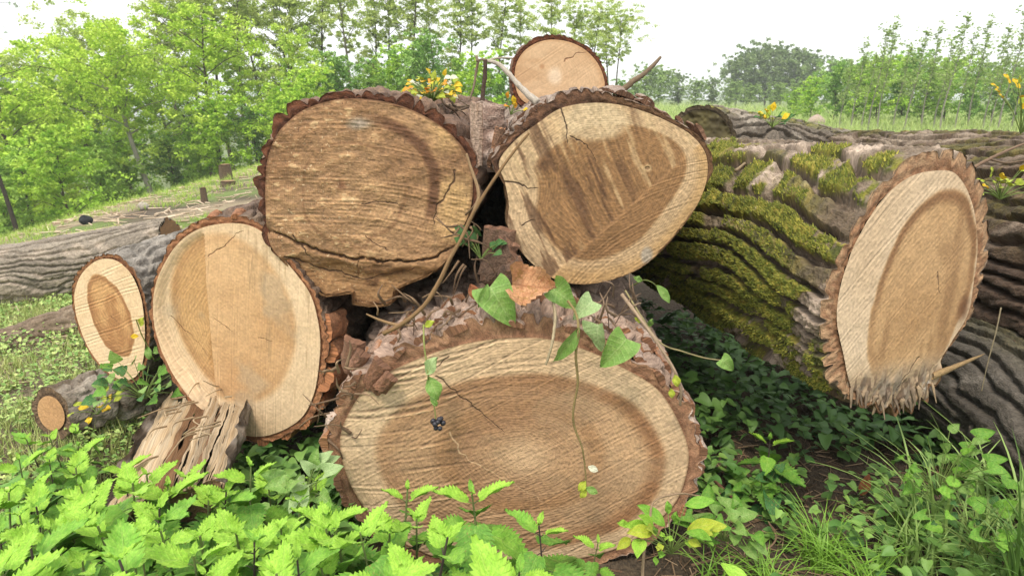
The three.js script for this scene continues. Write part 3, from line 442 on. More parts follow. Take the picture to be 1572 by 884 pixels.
    while (k < NM && tr++ < NM * 8) { const a = rr(r, 1.3, 4.1), s = Math.pow(r(), 1.2) * 1.6 + 0.03, b = info.barkH(a, s), N = info.N(a, s); if (rightMoss(a, s, b, N) < 0.55) continue;
      const p = info.at(a, info.radius(a, s) - 0.001, s), out = info.U.clone().multiplyScalar(Math.cos(a)).addScaledVector(info.V, Math.sin(a)).add(V3(rr(r, -0.6, 0.6), rr(r, -0.3, 0.8), rr(r, -0.6, 0.6))).normalize(); q.setFromUnitVectors(yy, out); const sc = rr(r, 0.6, 1.4); mt.compose(p, q, V3(sc, sc, sc)); im.setMatrixAt(k, mt); col.setRGB(...lin(mix3([86, 98, 34], [186, 174, 76], Math.pow(r(), 1.2) * (0.5 + 0.5 * vn(a * 9, s * 12, 5))))); im.setColorAt(k, col); k++; }
    im.count = k; im.name = 'moss'; im.userData.kind = 'stuff'; im.castShadow = im.receiveShadow = true; info.g.add(im);
    for (let i = 0; i < 26; i++) { const px = 1304 + i * 5.2 + rr(r, -3, 3), py = 584 + 22 * Math.sin(i / 25 * Math.PI) + rr(r, -8, 10), b = hitPlane(px, py, info.C, info.n).addScaledVector(info.n, rr(r, -0.012, 0.004)), l = rr(r, 0.025, 0.06), w = rr(r, 0.005, 0.011), e = b.clone().add(V3(rr(r, -0.012, 0.012), -l, 0)).addScaledVector(info.n, rr(r, 0, 0.014)), cc = mix3([204, 180, 148], [140, 124, 108], r());
      part('splinter', gridGeo(5, 7, (u, v) => { const a = u * TAU, q = w * (v < 0.05 ? 0.2 : 1 - 0.75 * v) * (0.75 + 0.5 * vn(u * 5 + i, v * 6, 3)); return b.clone().lerp(e, v).addScaledVector(info.U, Math.cos(a) * q).addScaledVector(info.n, Math.sin(a) * q * 0.6); }, true, () => lin(cc), (u, v) => [u * 0.3 + i * 0.13, v * 0.1]), rimMat, info.g); }
    // pale torn splinter at the lower right of the cut
    const s0 = hitPlane(1432, 578, info.C, info.n), s1 = hitPlane(1482, 534, info.C, info.n).addScaledVector(info.n, 0.05);
    const sp = gridGeo(6, 8, (u, v) => { const p = s0.clone().lerp(s1, v), w = 0.010 * (1 - v * v) + 0.001, q = u * TAU; return p.addScaledVector(info.V, Math.sin(q) * w * (0.8 + 0.4 * vn(v * 5, 3, 2))).addScaledVector(info.n, Math.cos(q) * w * 0.5); }, true, () => lin([206, 176, 130]));
    part('splinter', sp, rimMat, info.g);
  },
});

// ---- the log lying on top, far back
const topLog = makeLog({
  label: 'small round log lying on top of the stack behind the twigs', group: 'felled logs in the pile', outline: [[790, 121], [793, 97], [805, 78], [828, 64], [857, 61], [890, 71], [914, 92], [926, 116], [928, 135], [915, 160], [890, 172], [850, 172], [815, 162], [797, 148]], z: -2.55, n: [0.02, 0.0, 1], axis: [0.0, -0.02, -1], len: 2.2, seed: 71,
  cw: 0.034, cl: 0.1, depth: 0.014, thick: 0.005, nt: 240, ns: 60, col: [[112, 84, 66], [140, 108, 86], [150, 124, 102]], rim: [[150, 92, 62], [104, 62, 44]],
  face: { size: 640, pith: [832, 102], paint: L => { const p0 = L(832, 102), pl = L(852, 116), ck = [crackFn([L(868, 92), L(885, 84), L(902, 78)], 0.005, 3)];
    return (x, y, t, an) => { const nz = fbm(x * 9, y * 9, 671, 3); let c = mix3([196, 160, 122], [208, 178, 142], nz); c = mix3(c, [164, 118, 80], sst(0.016, 0.004, Math.hypot(x - p0[0], y - p0[1]) + (nz - 0.5) * 0.012) * 0.6); c = mix3(c, [228, 210, 186], sst(0.05, 0.01, Math.hypot((x - pl[0]) * 1.3, y - pl[1]) + (nz - 0.5) * 0.07) * 0.6); c = mix3(c, [176, 136, 98], sst(0.5, 0.7, fbm(x * 5, y * 12, 675, 3)) * 0.45); c = mix3(c, [182, 138, 96], sst(0.88, 1, t) * 0.5);
      c = add(c, rings(t, an, 22, 681) * 0.06); const s = sawLines(x, y, 0.6, 0.012, 691); c = add(c, s * 0.06 + fibre(x, y, 699) * 0.12); let k = 0; for (const f of ck) k = Math.max(k, f(x, y)); c = mix3(c, [116, 78, 54], k * 0.7); return [c[0], c[1], c[2], s * 0.25 - k]; }; } },
});

// ---- logs without a visible cut end, lying around the stack
const R = (label, c, r, axis, len, seed, extra = {}) => makeLog({ label, group: 'felled logs in the pile', c, r, n: axis.map(v => -v), axis, len, seed, spow: 1, cw: 0.05, cl: 0.09, depth: 0.022, thick: 0.006, nt: 260, ns: 260, wave: 0.9, swell: 0.10, col: [[118, 108, 96], [146, 136, 122], [172, 162, 148]], face: { size: 512, paint: () => (x, y, t, an) => { const nz = fbm(x * 8, y * 8, seed, 3); let c = mix3([190, 150, 106], [168, 128, 86], nz); c = add(c, rings(t, an, 22, seed) * 0.1 + fibre(x, y, seed) * 0.2); return [c[0], c[1], c[2], fibre(x, y, seed) * 0.5]; } }, ...extra });
const mossTop = (lo, str) => (a, s, b, N) => { const q = ((a / TAU) % 1 + 1) % 1; return sst(0.60, 0.42, N) * sst(lo, lo + 0.1, q) * sst(0.5 - lo + 0.1, 0.5 - lo, q) * str; };
const backRightLog = R('huge dark rough-barked log at the right edge behind the mossy log', [2.06, 0.62, -0.9], 0.44, [-0.06, -0.05, -1], 5.5, 83, { nt: 460, ns: 460, cw: 0.05, furrow: 0.65, depth: 0.046, col: [[86, 68, 56], [116, 96, 80], [166, 150, 132]], moss: mossTop(0.12, 0.45) });
const lowRightLog = R('grey log lying on the ground at the lower right under the huge dark log', [1.63, 0.20, -0.95], 0.25, [0.02, 0.02, -1], 3.2, 87, { nt: 300, ns: 300, cw: 0.045, furrow: 0.8, depth: 0.026, col: [[92, 86, 78], [114, 108, 100], [146, 140, 132]], moss: mossTop(0.2, 0.3) });
const midBackLog = R('mossy log behind the stack between the upper right log and the right log', [0.84, 0.945, -2.95], 0.15, [0.72, -0.10, -0.69], 2.3, 89, { face: { size: 256, paint: () => (x, y, t, an) => { const q = fbm(x * 20, y * 20, 5, 3); const c = mix3([62, 54, 40], [104, 98, 56], q); return [c[0], c[1], c[2], q - 0.5]; }, relief: () => (x, y, v) => 0.06 * (fbm(x * 18, y * 18, 6, 3) - 0.4) * v }, cw: 0.04, furrow: 1.1, depth: 0.026, rim: [[104, 92, 70], [78, 68, 52]], col: [[104, 94, 82], [140, 128, 114], [176, 166, 152]], moss: mossTop(0.12, 0.9) });
const farLeftLog = R('thick grey-barked log lying across the ground at the far left', [-4.6, -0.15, -3.75], 0.175, [0.97, 0.15, -0.1], 2.5, 97, { nt: 240, ns: 320, cw: 0.038, furrow: 0.9, depth: 0.022, col: [[152, 142, 130], [178, 168, 154], [204, 190, 174]] });
const farLeftLow = R('thin brown log on the grass below the grey log at the far left', [-3.1, -0.22, -2.75], 0.11, [0.86, 0.22, -0.45], 2.0, 101, { nt: 200, ns: 260, cl: 0.12, cw: 0.05, depth: 0.012, col: [[130, 112, 94], [152, 134, 114], [176, 160, 140]] });
const lowLeftLog = R('short mossy log with a small cut end low on the left in the grass', atZ(78, 634, -2.0).toArray(), 0.062, [0.86, 0.16, -0.5], 0.8, 103, { n: [-0.3, 0.12, 0.95], nt: 220, ns: 150, cw: 0.04, cl: 0.06, depth: 0.016, thick: 0.012, taper: -0.6, rim: [[150, 124, 98], [112, 92, 72]], col: [[96, 82, 68], [124, 108, 92], [172, 164, 154]], moss: mossTop(0.05, 0.6) });
// ---------------------------------------------------------------- leaves
function leafGeo({ len = 0.08, w = 0.045, teeth = 0, fold = 0.25, droop = 0.2, shape = 'ovate', nv = 14, seed = 1, curl = 0 }) { // base at the origin, along +z, upper side +y
  const nu = 4;
  return gridGeo(nu, nv, (u, v, i, j) => {
    let prof = shape === 'ovate' ? Math.pow(Math.sin(Math.PI * Math.pow(Math.min(1, v * 0.94 + 0.06), 0.62)), 0.85) : shape === 'heart' ? Math.pow(Math.sin(Math.PI * Math.pow(Math.min(1, v * 0.9 + 0.1), 0.55)), 0.7) : shape === 'ivy' ? (v < 0.4 ? 0.75 + 0.35 * Math.abs(Math.sin(v * 9)) : 1.05 * Math.pow(Math.max(0, 1 - (v - 0.4) / 0.6), 0.8)) * (v < 0.05 ? 0.5 : 1) : Math.pow(Math.sin(Math.PI * (v * 0.98 + 0.02)), 0.8);
    if (v > 0.995) prof = 0.004;
    const x = (u * 2 - 1), tooth = teeth && Math.abs(x) > 0.9 ? 1 + teeth * (j % 2 ? 0.55 : -0.45) : 1;
    const wob = 1 + 0.12 * (vn(v * 4, x > 0 ? 1 : 7, seed) - 0.5);
    const X = x * prof * w / 2 * tooth * wob, Z = v * len + (teeth && Math.abs(x) > 0.9 ? (j % 2 ? 0.03 : -0.02) * len : 0) - (shape === 'heart' ? 0.12 * len * Math.abs(x) * (1 - v) : 0);
    const y = Math.abs(X) * fold + 0.006 * (vn(v * 6 + seed, x * 3, seed + 2) - 0.5) - droop * len * v * v + curl * len * x * x * (vn(v * 3, 2, seed) - 0.3);
    return V3(X, y, Z);
  });
}
function leafTex(base, vein, edge, spots = 0, seed = 1) {
  return dataTex(96, 192, (i, j) => { const u = i / 95 * 2 - 1, v = j / 191, au = Math.abs(u); const mid = sst(0.07, 0.02, au), side = sst(0.16, 0.04, Math.abs(((v - au * 0.22) * 8) % 1 - 0.5) * 1) * (1 - mid) * 0.55; const n = fbm(u * 5, v * 9, seed, 3), cell = vn(u * 22, v * 36, seed + 3);
    let c = mix3(base, edge, sst(0.35, 0.75, n)); c = mix3(c, vein, Math.max(mid * 0.6, side * 0.55)); c = c.map(q => q * (0.9 + 0.2 * cell)); if (spots && fbm(u * 9, v * 14, seed + 9, 2) > 1 - spots) c = mix3(c, [150, 120, 70], 0.6); return c; }, true);
}
const leafBump = dataTex(96, 192, (i, j) => { const u = i / 95 * 2 - 1, v = j / 191, au = Math.abs(u); const mid = sst(0.09, 0.0, au), side = sst(0.2, 0.0, Math.abs(((v - au * 0.22) * 8) % 1 - 0.5)); const h = 190 - 110 * Math.max(mid, side * 0.8) + 40 * (vn(u * 22, v * 36, 4) - 0.5); return [h, h, h]; });
const leafMat = (b, v, e, o = {}) => new THREE.MeshPhysicalMaterial({ map: leafTex(b, v, e, o.spots, o.seed || 1), bumpMap: leafBump, bumpScale: o.bump ?? 0.0015, roughness: o.rough ?? 0.62, transmission: o.tr ?? 0.22, thickness: 0, side: THREE.DoubleSide, specularIntensity: 0.5 });
const LM = {
  nettleA: leafMat([92, 140, 50], [130, 164, 82], [112, 156, 60], { seed: 3, tr: 0.1, spots: 0.22 }), nettleB: leafMat([110, 160, 54], [146, 180, 86], [130, 174, 64], { seed: 5, tr: 0.12 }), nettleC: leafMat([58, 104, 54], [98, 134, 80], [78, 122, 62], { seed: 7, tr: 0.08, spots: 0.25 }), nettleTop: leafMat([136, 182, 58], [164, 196, 88], [154, 194, 70], { seed: 8, tr: 0.15 }),
  ivy: leafMat([52, 88, 42], [120, 146, 92], [66, 100, 50], { seed: 9, rough: 0.45, tr: 0.1 }), fresh: leafMat([120, 158, 76], [160, 184, 116], [138, 170, 90], { seed: 11, rough: 0.5 }), pale: leafMat([150, 176, 118], [182, 198, 148], [164, 186, 130], { seed: 13 }),
  brown: leafMat([194, 150, 112], [160, 112, 80], [178, 132, 96], { seed: 15, rough: 0.9, tr: 0.1, spots: 0.3 }), yellow: leafMat([228, 196, 40], [232, 208, 90], [216, 176, 30], { seed: 17 }), ylgreen: leafMat([176, 188, 62], [206, 210, 110], [160, 180, 60], { seed: 18 }), white: leafMat([212, 214, 188], [200, 206, 172], [222, 222, 204], { seed: 19 }), orange: leafMat([226, 160, 40], [230, 180, 80], [210, 140, 30], { seed: 21 }), dead: leafMat([150, 96, 66], [120, 76, 52], [132, 84, 58], { seed: 23, rough: 0.9, tr: 0.05 }),
};
function orient(m, pos, dir, up = V3(0, 1, 0)) { const z = dir.clone().normalize(), x = up.clone().cross(z); if (x.lengthSq() < 1e-6) x.set(1, 0, 0); x.normalize(); const y = z.clone().cross(x); m.quaternion.setFromRotationMatrix(new THREE.Matrix4().makeBasis(x, y, z)); m.position.copy(pos); return m; }
const G = {
  heart: [0, 1].map(i => leafGeo({ len: 0.085, w: 0.075, shape: 'heart', fold: 0.38, droop: 0.5, seed: 31 + i, nv: 16, curl: 0.35 })), ivy: [0, 1].map(i => leafGeo({ len: 0.06, w: 0.056, shape: 'ivy', fold: 0.15, droop: 0.2, seed: 41 + i, nv: 12 })), lance: leafGeo({ len: 0.08, w: 0.034, shape: 'lance', fold: 0.5, droop: 0.15, seed: 51, nv: 14 }), small: leafGeo({ len: 0.03, w: 0.018, shape: 'lance', fold: 0.3, droop: 0.15, seed: 53, nv: 6 }), petal: leafGeo({ len: 0.024, w: 0.021, shape: 'ovate', fold: 0.3, droop: 0.3, seed: 54, nv: 5 }), crumpled: leafGeo({ len: 0.11, w: 0.10, shape: 'ovate', fold: 0.5, droop: -0.3, seed: 57, nv: 18, curl: 0.8, teeth: 0.05 }),
};
const P = (px, py, z) => atZ(px, py, z);
const stick = (name, label, pts, r0, r1, col, cat = 'stick', group, seg = 30) => { const t = thing(name, label, cat, group); part('stem', tube(pts, r0, r1, seg, 8, 0.2, pts.length * 7 + Math.round(pts[0].x * 50)), twigMat(col), t); return t; };
const fin = t => rebase(t);

// ---------------------------------------------------------------- sticks and bits caught in the pile
{
  const t = stick('long_branch', 'long thin bent branch leaning across the gap between the two upper logs', [P(812, 204, -1.55), P(786, 236, -1.54), P(758, 276, -1.52), P(727, 326, -1.5), P(708, 366, -1.48), P(690, 398, -1.46), P(670, 440, -1.44), P(648, 472, -1.43), P(612, 500, -1.42), P(588, 512, -1.42)], 0.003, 0.006, [160, 128, 88]);
  part('side_twig', tube([P(727, 326, -1.5), P(735, 300, -1.52), P(722, 255, -1.58), P(716, 236, -1.6)], 0.005, 0.003, 14, 6), twigMat([168, 140, 104]), t);
  part('side_twig', tube([P(612, 500, -1.42), P(585, 492, -1.44), P(562, 482, -1.45)], 0.005, 0.002, 10, 6), twigMat([172, 140, 100]), t); fin(t);
  const b = stick('bent_twig', 'pale bare bent twig sticking up in front of the small top log', [P(748, 93, -1.84), P(764, 98, -1.83), P(780, 112, -1.8), P(796, 130, -1.77), P(812, 146, -1.74), P(826, 158, -1.72)], 0.0045, 0.010, [206, 198, 186], 'twig');
  part('side_twig', tube([P(748, 93, -1.84), P(765, 89, -1.88), P(786, 89, -1.9)], 0.003, 0.002, 10, 6), twigMat([206, 196, 176]), b);
  part('side_twig', tube([P(748, 93, -1.84), P(736, 92, -1.84), P(731, 110, -1.84), P(727, 134, -1.82), P(720, 155, -1.8)], 0.005, 0.0025, 14, 6), twigMat([150, 132, 112]), b);
  part('side_twig', tube([P(733, 94, -1.84), P(731, 85, -1.84)], 0.005, 0.004, 4, 6), twigMat([190, 176, 150]), b); fin(b);
  fin(stick('dark_twig', 'short dark upright twig beside the pale bent twig', [P(745, 92, -1.8), P(744, 120, -1.79), P(741, 145, -1.78), P(740, 172, -1.76)], 0.005, 0.0065, [84, 64, 52], 'twig'));
  fin(stick('grey_branch', 'grey-brown branch pointing up right behind the upper right log', [P(948, 146, -2.1), P(968, 128, -2.12), P(984, 117, -2.15), P(1000, 103, -2.2), P(1014, 88, -2.25)], 0.011, 0.005, [132, 112, 88], 'branch'));
  fin(stick('dry_stick', 'thin dry stem leaning on the mossy right log bark', [P(1130, 262, -2.0), P(1150, 246, -2.05), P(1168, 228, -2.1), P(1160, 222, -2.1)], 0.005, 0.003, [178, 158, 128], 'stem'));
  const k = stick('dry_twig', 'dry forked twig on the huge dark log at the right edge', [P(1490, 260, -1.75), P(1520, 244, -1.8), P(1550, 230, -1.85), P(1580, 218, -1.9)], 0.005, 0.003, [152, 124, 100], 'twig'); part('side_twig', tube([P(1520, 244, -1.8), P(1545, 250, -1.8), P(1575, 246, -1.8)], 0.003, 0.002, 10, 6), twigMat([152, 128, 104]), k); fin(k);
  fin(stick('dry_straw', 'thin dry grass stem hanging before the dark gap at the right edge', [P(1538, 472, -1.35), P(1530, 510, -1.35), P(1518, 555, -1.36), P(1508, 600, -1.38)], 0.0014, 0.001, [206, 192, 160], 'stem'));
  // torn bark stub standing in the gap between the upper logs
  const s = thing('broken_stub', 'torn pale bark stub standing in the gap between the upper logs', 'wood stub');
  const c0 = P(752, 262, -1.76), c1 = P(752, 158, -1.78);
  const sg = gridGeo(28, 30, (u, v) => { const a = -u * TAU, top = v > 0.9 ? (vnW(u * 9, 1, 9, 5) - 0.5) * 0.05 : 0, p = c0.clone().lerp(c1, v); const r = (0.054 - 0.012 * v) * (1 + 0.35 * (vnW(u * 7, v * 5, 7, 3) - 0.5) + 0.25 * (vnW(u * 14, v * 16, 14, 6) - 0.5)); return V3(p.x + Math.cos(a) * r, p.y + top, p.z + Math.sin(a) * r * 0.7); }, true, (u, v) => { const q = fbm(u * 9, v * 10, 6, 3); return lin(mix3([222, 200, 188], [160, 134, 122], sst(0.35, 0.65, q))); });
  part('stub', sg, barkMat, s);
  const slab = plateGeo(0.03, 0.16, 0.014, 91, [214, 188, 172], [190, 156, 134]), sm = part('loose_bark', slab, barkMat, s); orient(sm, P(731, 158, -1.66), V3(0, 1, 0.05), V3(-0.3, 0, 1)); 
  const sl2 = plateGeo(0.03, 0.10, 0.012, 94, [150, 118, 100], [190, 140, 100]), sm2 = part('loose_bark', sl2, barkMat, s); orient(sm2, P(768, 196, -1.68), V3(0.2, 1, 0.1), V3(0.4, 0, 1)); fin(s);
  // reddish bark chunks in the dark gap under the upper right log
  const cg = (label, px, py, z, w, l, seed, d, col) => { const t = thing('bark_chunk', label, 'bark piece'); const m = part('slab', plateGeo(w, l, w * 0.35, seed, col, [150, 110, 86]), barkMat, t); orient(m, P(px, py, z), d, V3(-0.2, 0.5, 1)); const m2 = part('slab', plateGeo(w * 0.7, l * 0.6, w * 0.4, seed + 2, col, [156, 116, 92]), barkMat, t); orient(m2, P(px + 14, py + 20, z + 0.02), d.clone().add(V3(0.5, 0.2, 0)), V3(0.2, 0.5, 1)); return fin(t); };
  cg('reddish brown bark chunk in the gap left of the upper right log', 768, 348, -1.62, 0.085, 0.14, 61, V3(0.1, 1, 0.1), [152, 122, 104]);
  cg('dark bark lump under the lower left of the upper right log', 792, 388, -1.58, 0.09, 0.1, 65, V3(0.8, 0.6, 0.2), [116, 94, 80]);
  cg('curled bark lump left of the bottom log beside the pale left log', 545, 520, -1.5, 0.06, 0.09, 67, V3(0.2, 1, 0.2), [156, 116, 94]);
  cg('cracked bark lump on the left shoulder of the bottom log', 588, 556, -1.43, 0.055, 0.08, 69, V3(0.5, 1, 0.2), [150, 108, 82]);
}
// split wedge of pale wood under the large left log
{
  const t = thing('split_wood_wedge', 'split wedge of pale fibrous wood lying under the large pale left log', 'split wood'), a0 = P(236, 770, -1.36), a1 = P(316, 590, -1.86), ax = a1.clone().sub(a0), L = ax.length(); ax.normalize();
  const up = V3(-0.15, 0.75, 0.65).addScaledVector(ax, -V3(-0.15, 0.75, 0.65).dot(ax)).normalize(), sd = ax.clone().cross(up).normalize(); // sd points right of the piece
  const pt = (x, y, s) => a0.clone().addScaledVector(ax, s).addScaledVector(sd, x * 1.25).addScaledVector(up, y);
  part('bark', gridGeo(40, 60, (u, v) => { const a = Math.PI * (1 + u), r = 0.135 * (1 + 0.12 * (vn(u * 12, v * 9, 4) - 0.5) + 0.1 * (vn(u * 30, v * 24, 6) - 0.5)); return pt(Math.cos(a) * r, Math.sin(a) * r * 0.8, v * L); }, false, (u, v) => lin(mix3([96, 84, 72], [170, 160, 150], sst(0.4, 0.7, fbm(u * 12, v * 10, 7, 3)))), null), barkMat, t).material.side = THREE.FrontSide;
  const edges = [-0.125, -0.10, -0.055, -0.02, -0.004, 0.008, 0.026, 0.045, 0.055, 0.068, 0.08, 0.098, 0.12], hts = [0.0, 0.010, 0.018, 0.02, 0.010, -0.004, 0.014, 0.018, 0.004, 0.012, 0.003, 0.006, -0.015].map(h => h - 0.02);
  const wood = new THREE.MeshStandardMaterial({ vertexColors: true, map: grainMap, bumpMap: grainBump, bumpScale: 0.003, roughness: 0.9 });
  for (let i = 0; i < 12; i++) part('split_strip', gridGeo(6, 40, (u, v) => { const x = lerp(edges[i], edges[i + 1], u) + (vn(i + u, v * 6, 3) - 0.5) * 0.006, y = lerp(hts[i], hts[i + 1], u) + (vn(u * 3 + i, v * 30, 5) - 0.5) * 0.008 + (vn(i * 3.3, v * 4, 8) - 0.5) * 0.014; return pt(x, y, v * L * (1 - 0.06 * hsh(i, 2, 3)) + 0.04 * hsh(i, 7, 4) + (vn(u * 5 + i * 3, 2, 6) - 0.5) * 0.09 * (v < 0.03 || v > 0.97 ? 1 : 0)); }, false, (u, v) => { const q = fbm(u * 8 + i * 7, v * 3, 9, 3); let c = mix3([232, 212, 182], [212, 184, 146], sst(0.3, 0.7, q)); if (i === 3 || i === 4 || i === 8) c = mix3(c, [140, 98, 64], 0.75); return lin(c); }, (u, v) => [u * 0.45 + i * 0.37, v * 0.09]), wood, t);
  const r = rng(8); for (let i = 0; i < 20; i++) { const x = rr(r, -0.05, 0.13), s = rr(r, 0.15, L * 0.95); part('splinter', tube([pt(x, 0.02, s), pt(x + rr(r, -0.02, 0.02), 0.05, s - 0.05), pt(x + rr(r, -0.03, 0.04), rr(r, 0.05, 0.10), s - rr(r, 0.08, 0.16))], 0.0035, 0.001, 8, 5), twigMat([220, 196, 160]), t); }
  part('end_face', gridGeo(16, 5, (u, v) => { const a = Math.PI * (1 + u), r = 0.13 * v; return pt(Math.cos(a) * r, Math.sin(a) * r * 0.8 + 0.01 * (1 - v), -0.002 + 0.02 * (vn(u * 9, v * 5, 3) - 0.5)); }, false, (u, v) => lin([176, 140, 108])), wood, t);
  fin(t);
}
// fallen and hanging leaves on the bottom log
const leafThing = (label, geo, mat, p, dir, up, sc, group) => { const t = thing('leaf', label, 'leaf', group); const m = part('blade', geo, mat, t); orient(m, V3(0, 0, 0), dir, up); m.scale.setScalar(sc); t.position.copy(p); return t; };
leafThing('crumpled brown dry leaf lying under the upper right log', G.crumpled, LM.brown, P(786, 436, -1.48), V3(1, -0.1, 0.2), V3(0.1, 0.5, 1), 1.0);
leafThing('large smooth green leaf left of the crumpled brown leaf', G.heart[0], LM.fresh, P(752, 440, -1.46), V3(0.55, -0.8, 0.45), V3(-0.1, 0.55, 1), 1.25);
leafThing('small folded green leaf at the left tip of the large green leaf', G.lance, LM.fresh, P(748, 436, -1.45), V3(-0.3, -0.9, 0.3), V3(0.6, 0.2, 1), 0.75);
leafThing('small reddish leaf fragment left of the folded green leaf', G.small, LM.dead, P(722, 436, -1.47), V3(0.5, -1, 0.3), V3(0, 0.4, 1), 1.5);
leafThing('bright green leaf tucked right of the crumpled brown leaf', G.heart[1], LM.fresh, P(848, 444, -1.46), V3(0.9, -0.5, 0.3), V3(-0.1, 0.7, 1), 0.85);
leafThing('pale green leaf below the tucked bright green leaf', G.heart[0], LM.pale, P(910, 462, -1.44), V3(-0.7, -0.5, 0.4), V3(0.1, 0.7, 1), 0.7);
function vine(label, pts, r0, r1, col, leaves, extra) { const t = thing('ivy_sprig', label, 'vine'); part('stem', tube(pts, r0, r1, 40, 6, 0.2, leaves.length + 3), twigMat(col), t); for (const [g, m, p, d, u, s] of leaves) { const l = part('leaf', g, m, t); orient(l, p, d, u); l.scale.setScalar(s); } if (extra) extra(t); return fin(t); }
const FZ = -1.36;
vine('thin hanging sprig with two leaves and dark berries on the left of the cut face', [P(650, 498, -1.4), P(651, 530, -1.37), P(656, 565, FZ), P(661, 600, FZ), P(667, 628, FZ), P(669, 645, FZ)], 0.0022, 0.0014, [178, 190, 110], [[G.small, LM.pale, P(654, 574, FZ), V3(0.55, 1, 0.25), V3(-0.6, 0.2, 1), 1.7], [G.small, LM.fresh, P(657, 578, FZ), V3(0.5, -1, 0.3), V3(0.6, 0.2, 1), 2.0], [G.small, LM.ylgreen, P(652, 500, -1.39), V3(0.8, 0.5, 0.4), V3(0, 0.5, 1), 0.9], [G.small, LM.fresh, P(664, 600, FZ), V3(0.2, -1, 0.5), V3(-0.5, 0.2, 1), 1.2]], t => {
  const bm = new THREE.MeshStandardMaterial({ color: 0x2a2830, roughness: 0.45 }), bg = new THREE.SphereGeometry(0.0062, 12, 9), r = rng(4), c = P(670, 648, FZ + 0.004); for (let i = 0; i < 13; i++) { const b = part('berry', bg, bm, t); b.position.copy(c).add(V3(rr(r, -0.016, 0.016), rr(r, -0.014, 0.012), rr(r, -0.006, 0.012))); b.scale.setScalar(rr(r, 0.8, 1.15)); } });
vine('long hanging ivy stem with big limp leaves down the middle of the cut face', [P(872, 462, -1.43), P(884, 480, -1.4), P(888, 505, -1.36), P(884, 545, FZ), P(887, 590, FZ), P(880, 632, FZ + 0.01), P(882, 655, FZ + 0.01), P(893, 685, FZ + 0.02), P(898, 715, FZ + 0.02), P(900, 748, FZ + 0.03)], 0.0034, 0.0018, [166, 150, 96], [
  [G.lance, LM.fresh, P(888, 503, -1.36), V3(-0.62, -1, 0.25), V3(0.7, 0.1, 1), 1.2], [G.heart[1], LM.pale, P(918, 498, -1.38), V3(-0.1, -1, 0.25), V3(-0.8, 0.1, 1), 0.75], [G.heart[0], LM.fresh, P(962, 520, -1.36), V3(-0.75, -0.85, 0.35), V3(0.05, 0.35, 1), 1.0],
  [G.small, LM.white, P(903, 716, FZ + 0.02), V3(1, -0.3, 0.4), V3(0, 0.6, 1), 0.85], [G.small, LM.ylgreen, P(899, 738, FZ + 0.03), V3(-0.6, -0.8, 0.4), V3(0, 0.4, 1), 1.0], [G.small, LM.fresh, P(900, 748, FZ + 0.03), V3(0.9, -0.3, 0.4), V3(0, 0.5, 1), 1.0], [G.small, LM.ylgreen, P(900, 750, FZ + 0.03), V3(-0.5, -0.8, 0.3), V3(0, 0.5, 1), 0.9]]);
vine('short pale broken stem hanging over the top edge of the bottom log', [P(846, 452, -1.45), P(852, 478, -1.42), P(850, 512, -1.38), P(846, 534, -1.36), P(838, 560, -1.355)], 0.0042, 0.0028, [206, 190, 156], []);
vine('thin pale vine reaching right from the bottom log with one round leaf', [P(960, 446, -1.5), P(985, 486, -1.45), P(1015, 527, -1.42), P(1050, 540, -1.42), P(1085, 550, -1.43), P(1108, 553, -1.43)], 0.0028, 0.0014, [186, 176, 128], [[G.heart[0], LM.fresh, P(1108, 551, -1.43), V3(0.9, -0.7, 0.3), V3(0, 0.4, 1), 0.5], [G.small, LM.ylgreen, P(985, 494, -1.44), V3(-0.6, 0.6, 0.6), V3(0, 0.5, 1), 0.9], [G.small, LM.fresh, P(996, 500, -1.44), V3(0.2, 0.8, 0.6), V3(0, 0.5, 1), 0.8]]);
vine('thin vine with a narrow leaf under the right edge of the upper right log', [P(968, 440, -1.55), P(992, 430, -1.5), P(1005, 436, -1.5), P(1012, 446, -1.5)], 0.002, 0.0012, [120, 134, 70], [[G.lance, LM.fresh, P(1008, 438, -1.5), V3(0.8, -0.9, 0.2), V3(0.3, 0.5, 1), 0.7], [G.small, LM.fresh, P(985, 432, -1.5), V3(-0.6, 0.5, 0.4), V3(0, 0.5, 1), 0.9]]);
vine('pale woody vine running down the right side of the bottom log bark', [P(955, 452, -1.5), P(985, 492, -1.42), P(1012, 530, -1.38), P(1036, 570, -1.36), P(1046, 602, -1.36), P(1044, 622, -1.37)], 0.0046, 0.003, [196, 172, 146], [[G.small, LM.ylgreen, P(1036, 575, -1.355), V3(0.3, -1, 0.3), V3(0, 0.3, 1), 1.0], [G.small, LM.ylgreen, P(1030, 596, -1.355), V3(0.2, -1, 0.3), V3(0, 0.3, 1), 0.8]]);
vine('leafy yellow-green sprig on the left of the small oval cut face', [P(208, 490, -1.9), P(216, 512, -1.9), P(228, 536, -1.9), P(236, 552, -1.9)], 0.002, 0.0015, [150, 160, 80], [[G.small, LM.ylgreen, P(214, 500, -1.89), V3(0.5, 0.8, 0.3), V3(0, 0.4, 1), 1.2], [G.small, LM.yellow, P(212, 516, -1.89), V3(-0.9, 0.1, 0.3), V3(0, 0.4, 1), 0.8], [G.small, LM.fresh, P(226, 532, -1.89), V3(0.1, -1, 0.3), V3(0, 0.4, 1), 1.4], [G.small, LM.fresh, P(234, 540, -1.89), V3(0.8, 0.4, 0.3), V3(0, 0.4, 1), 1.3]]);
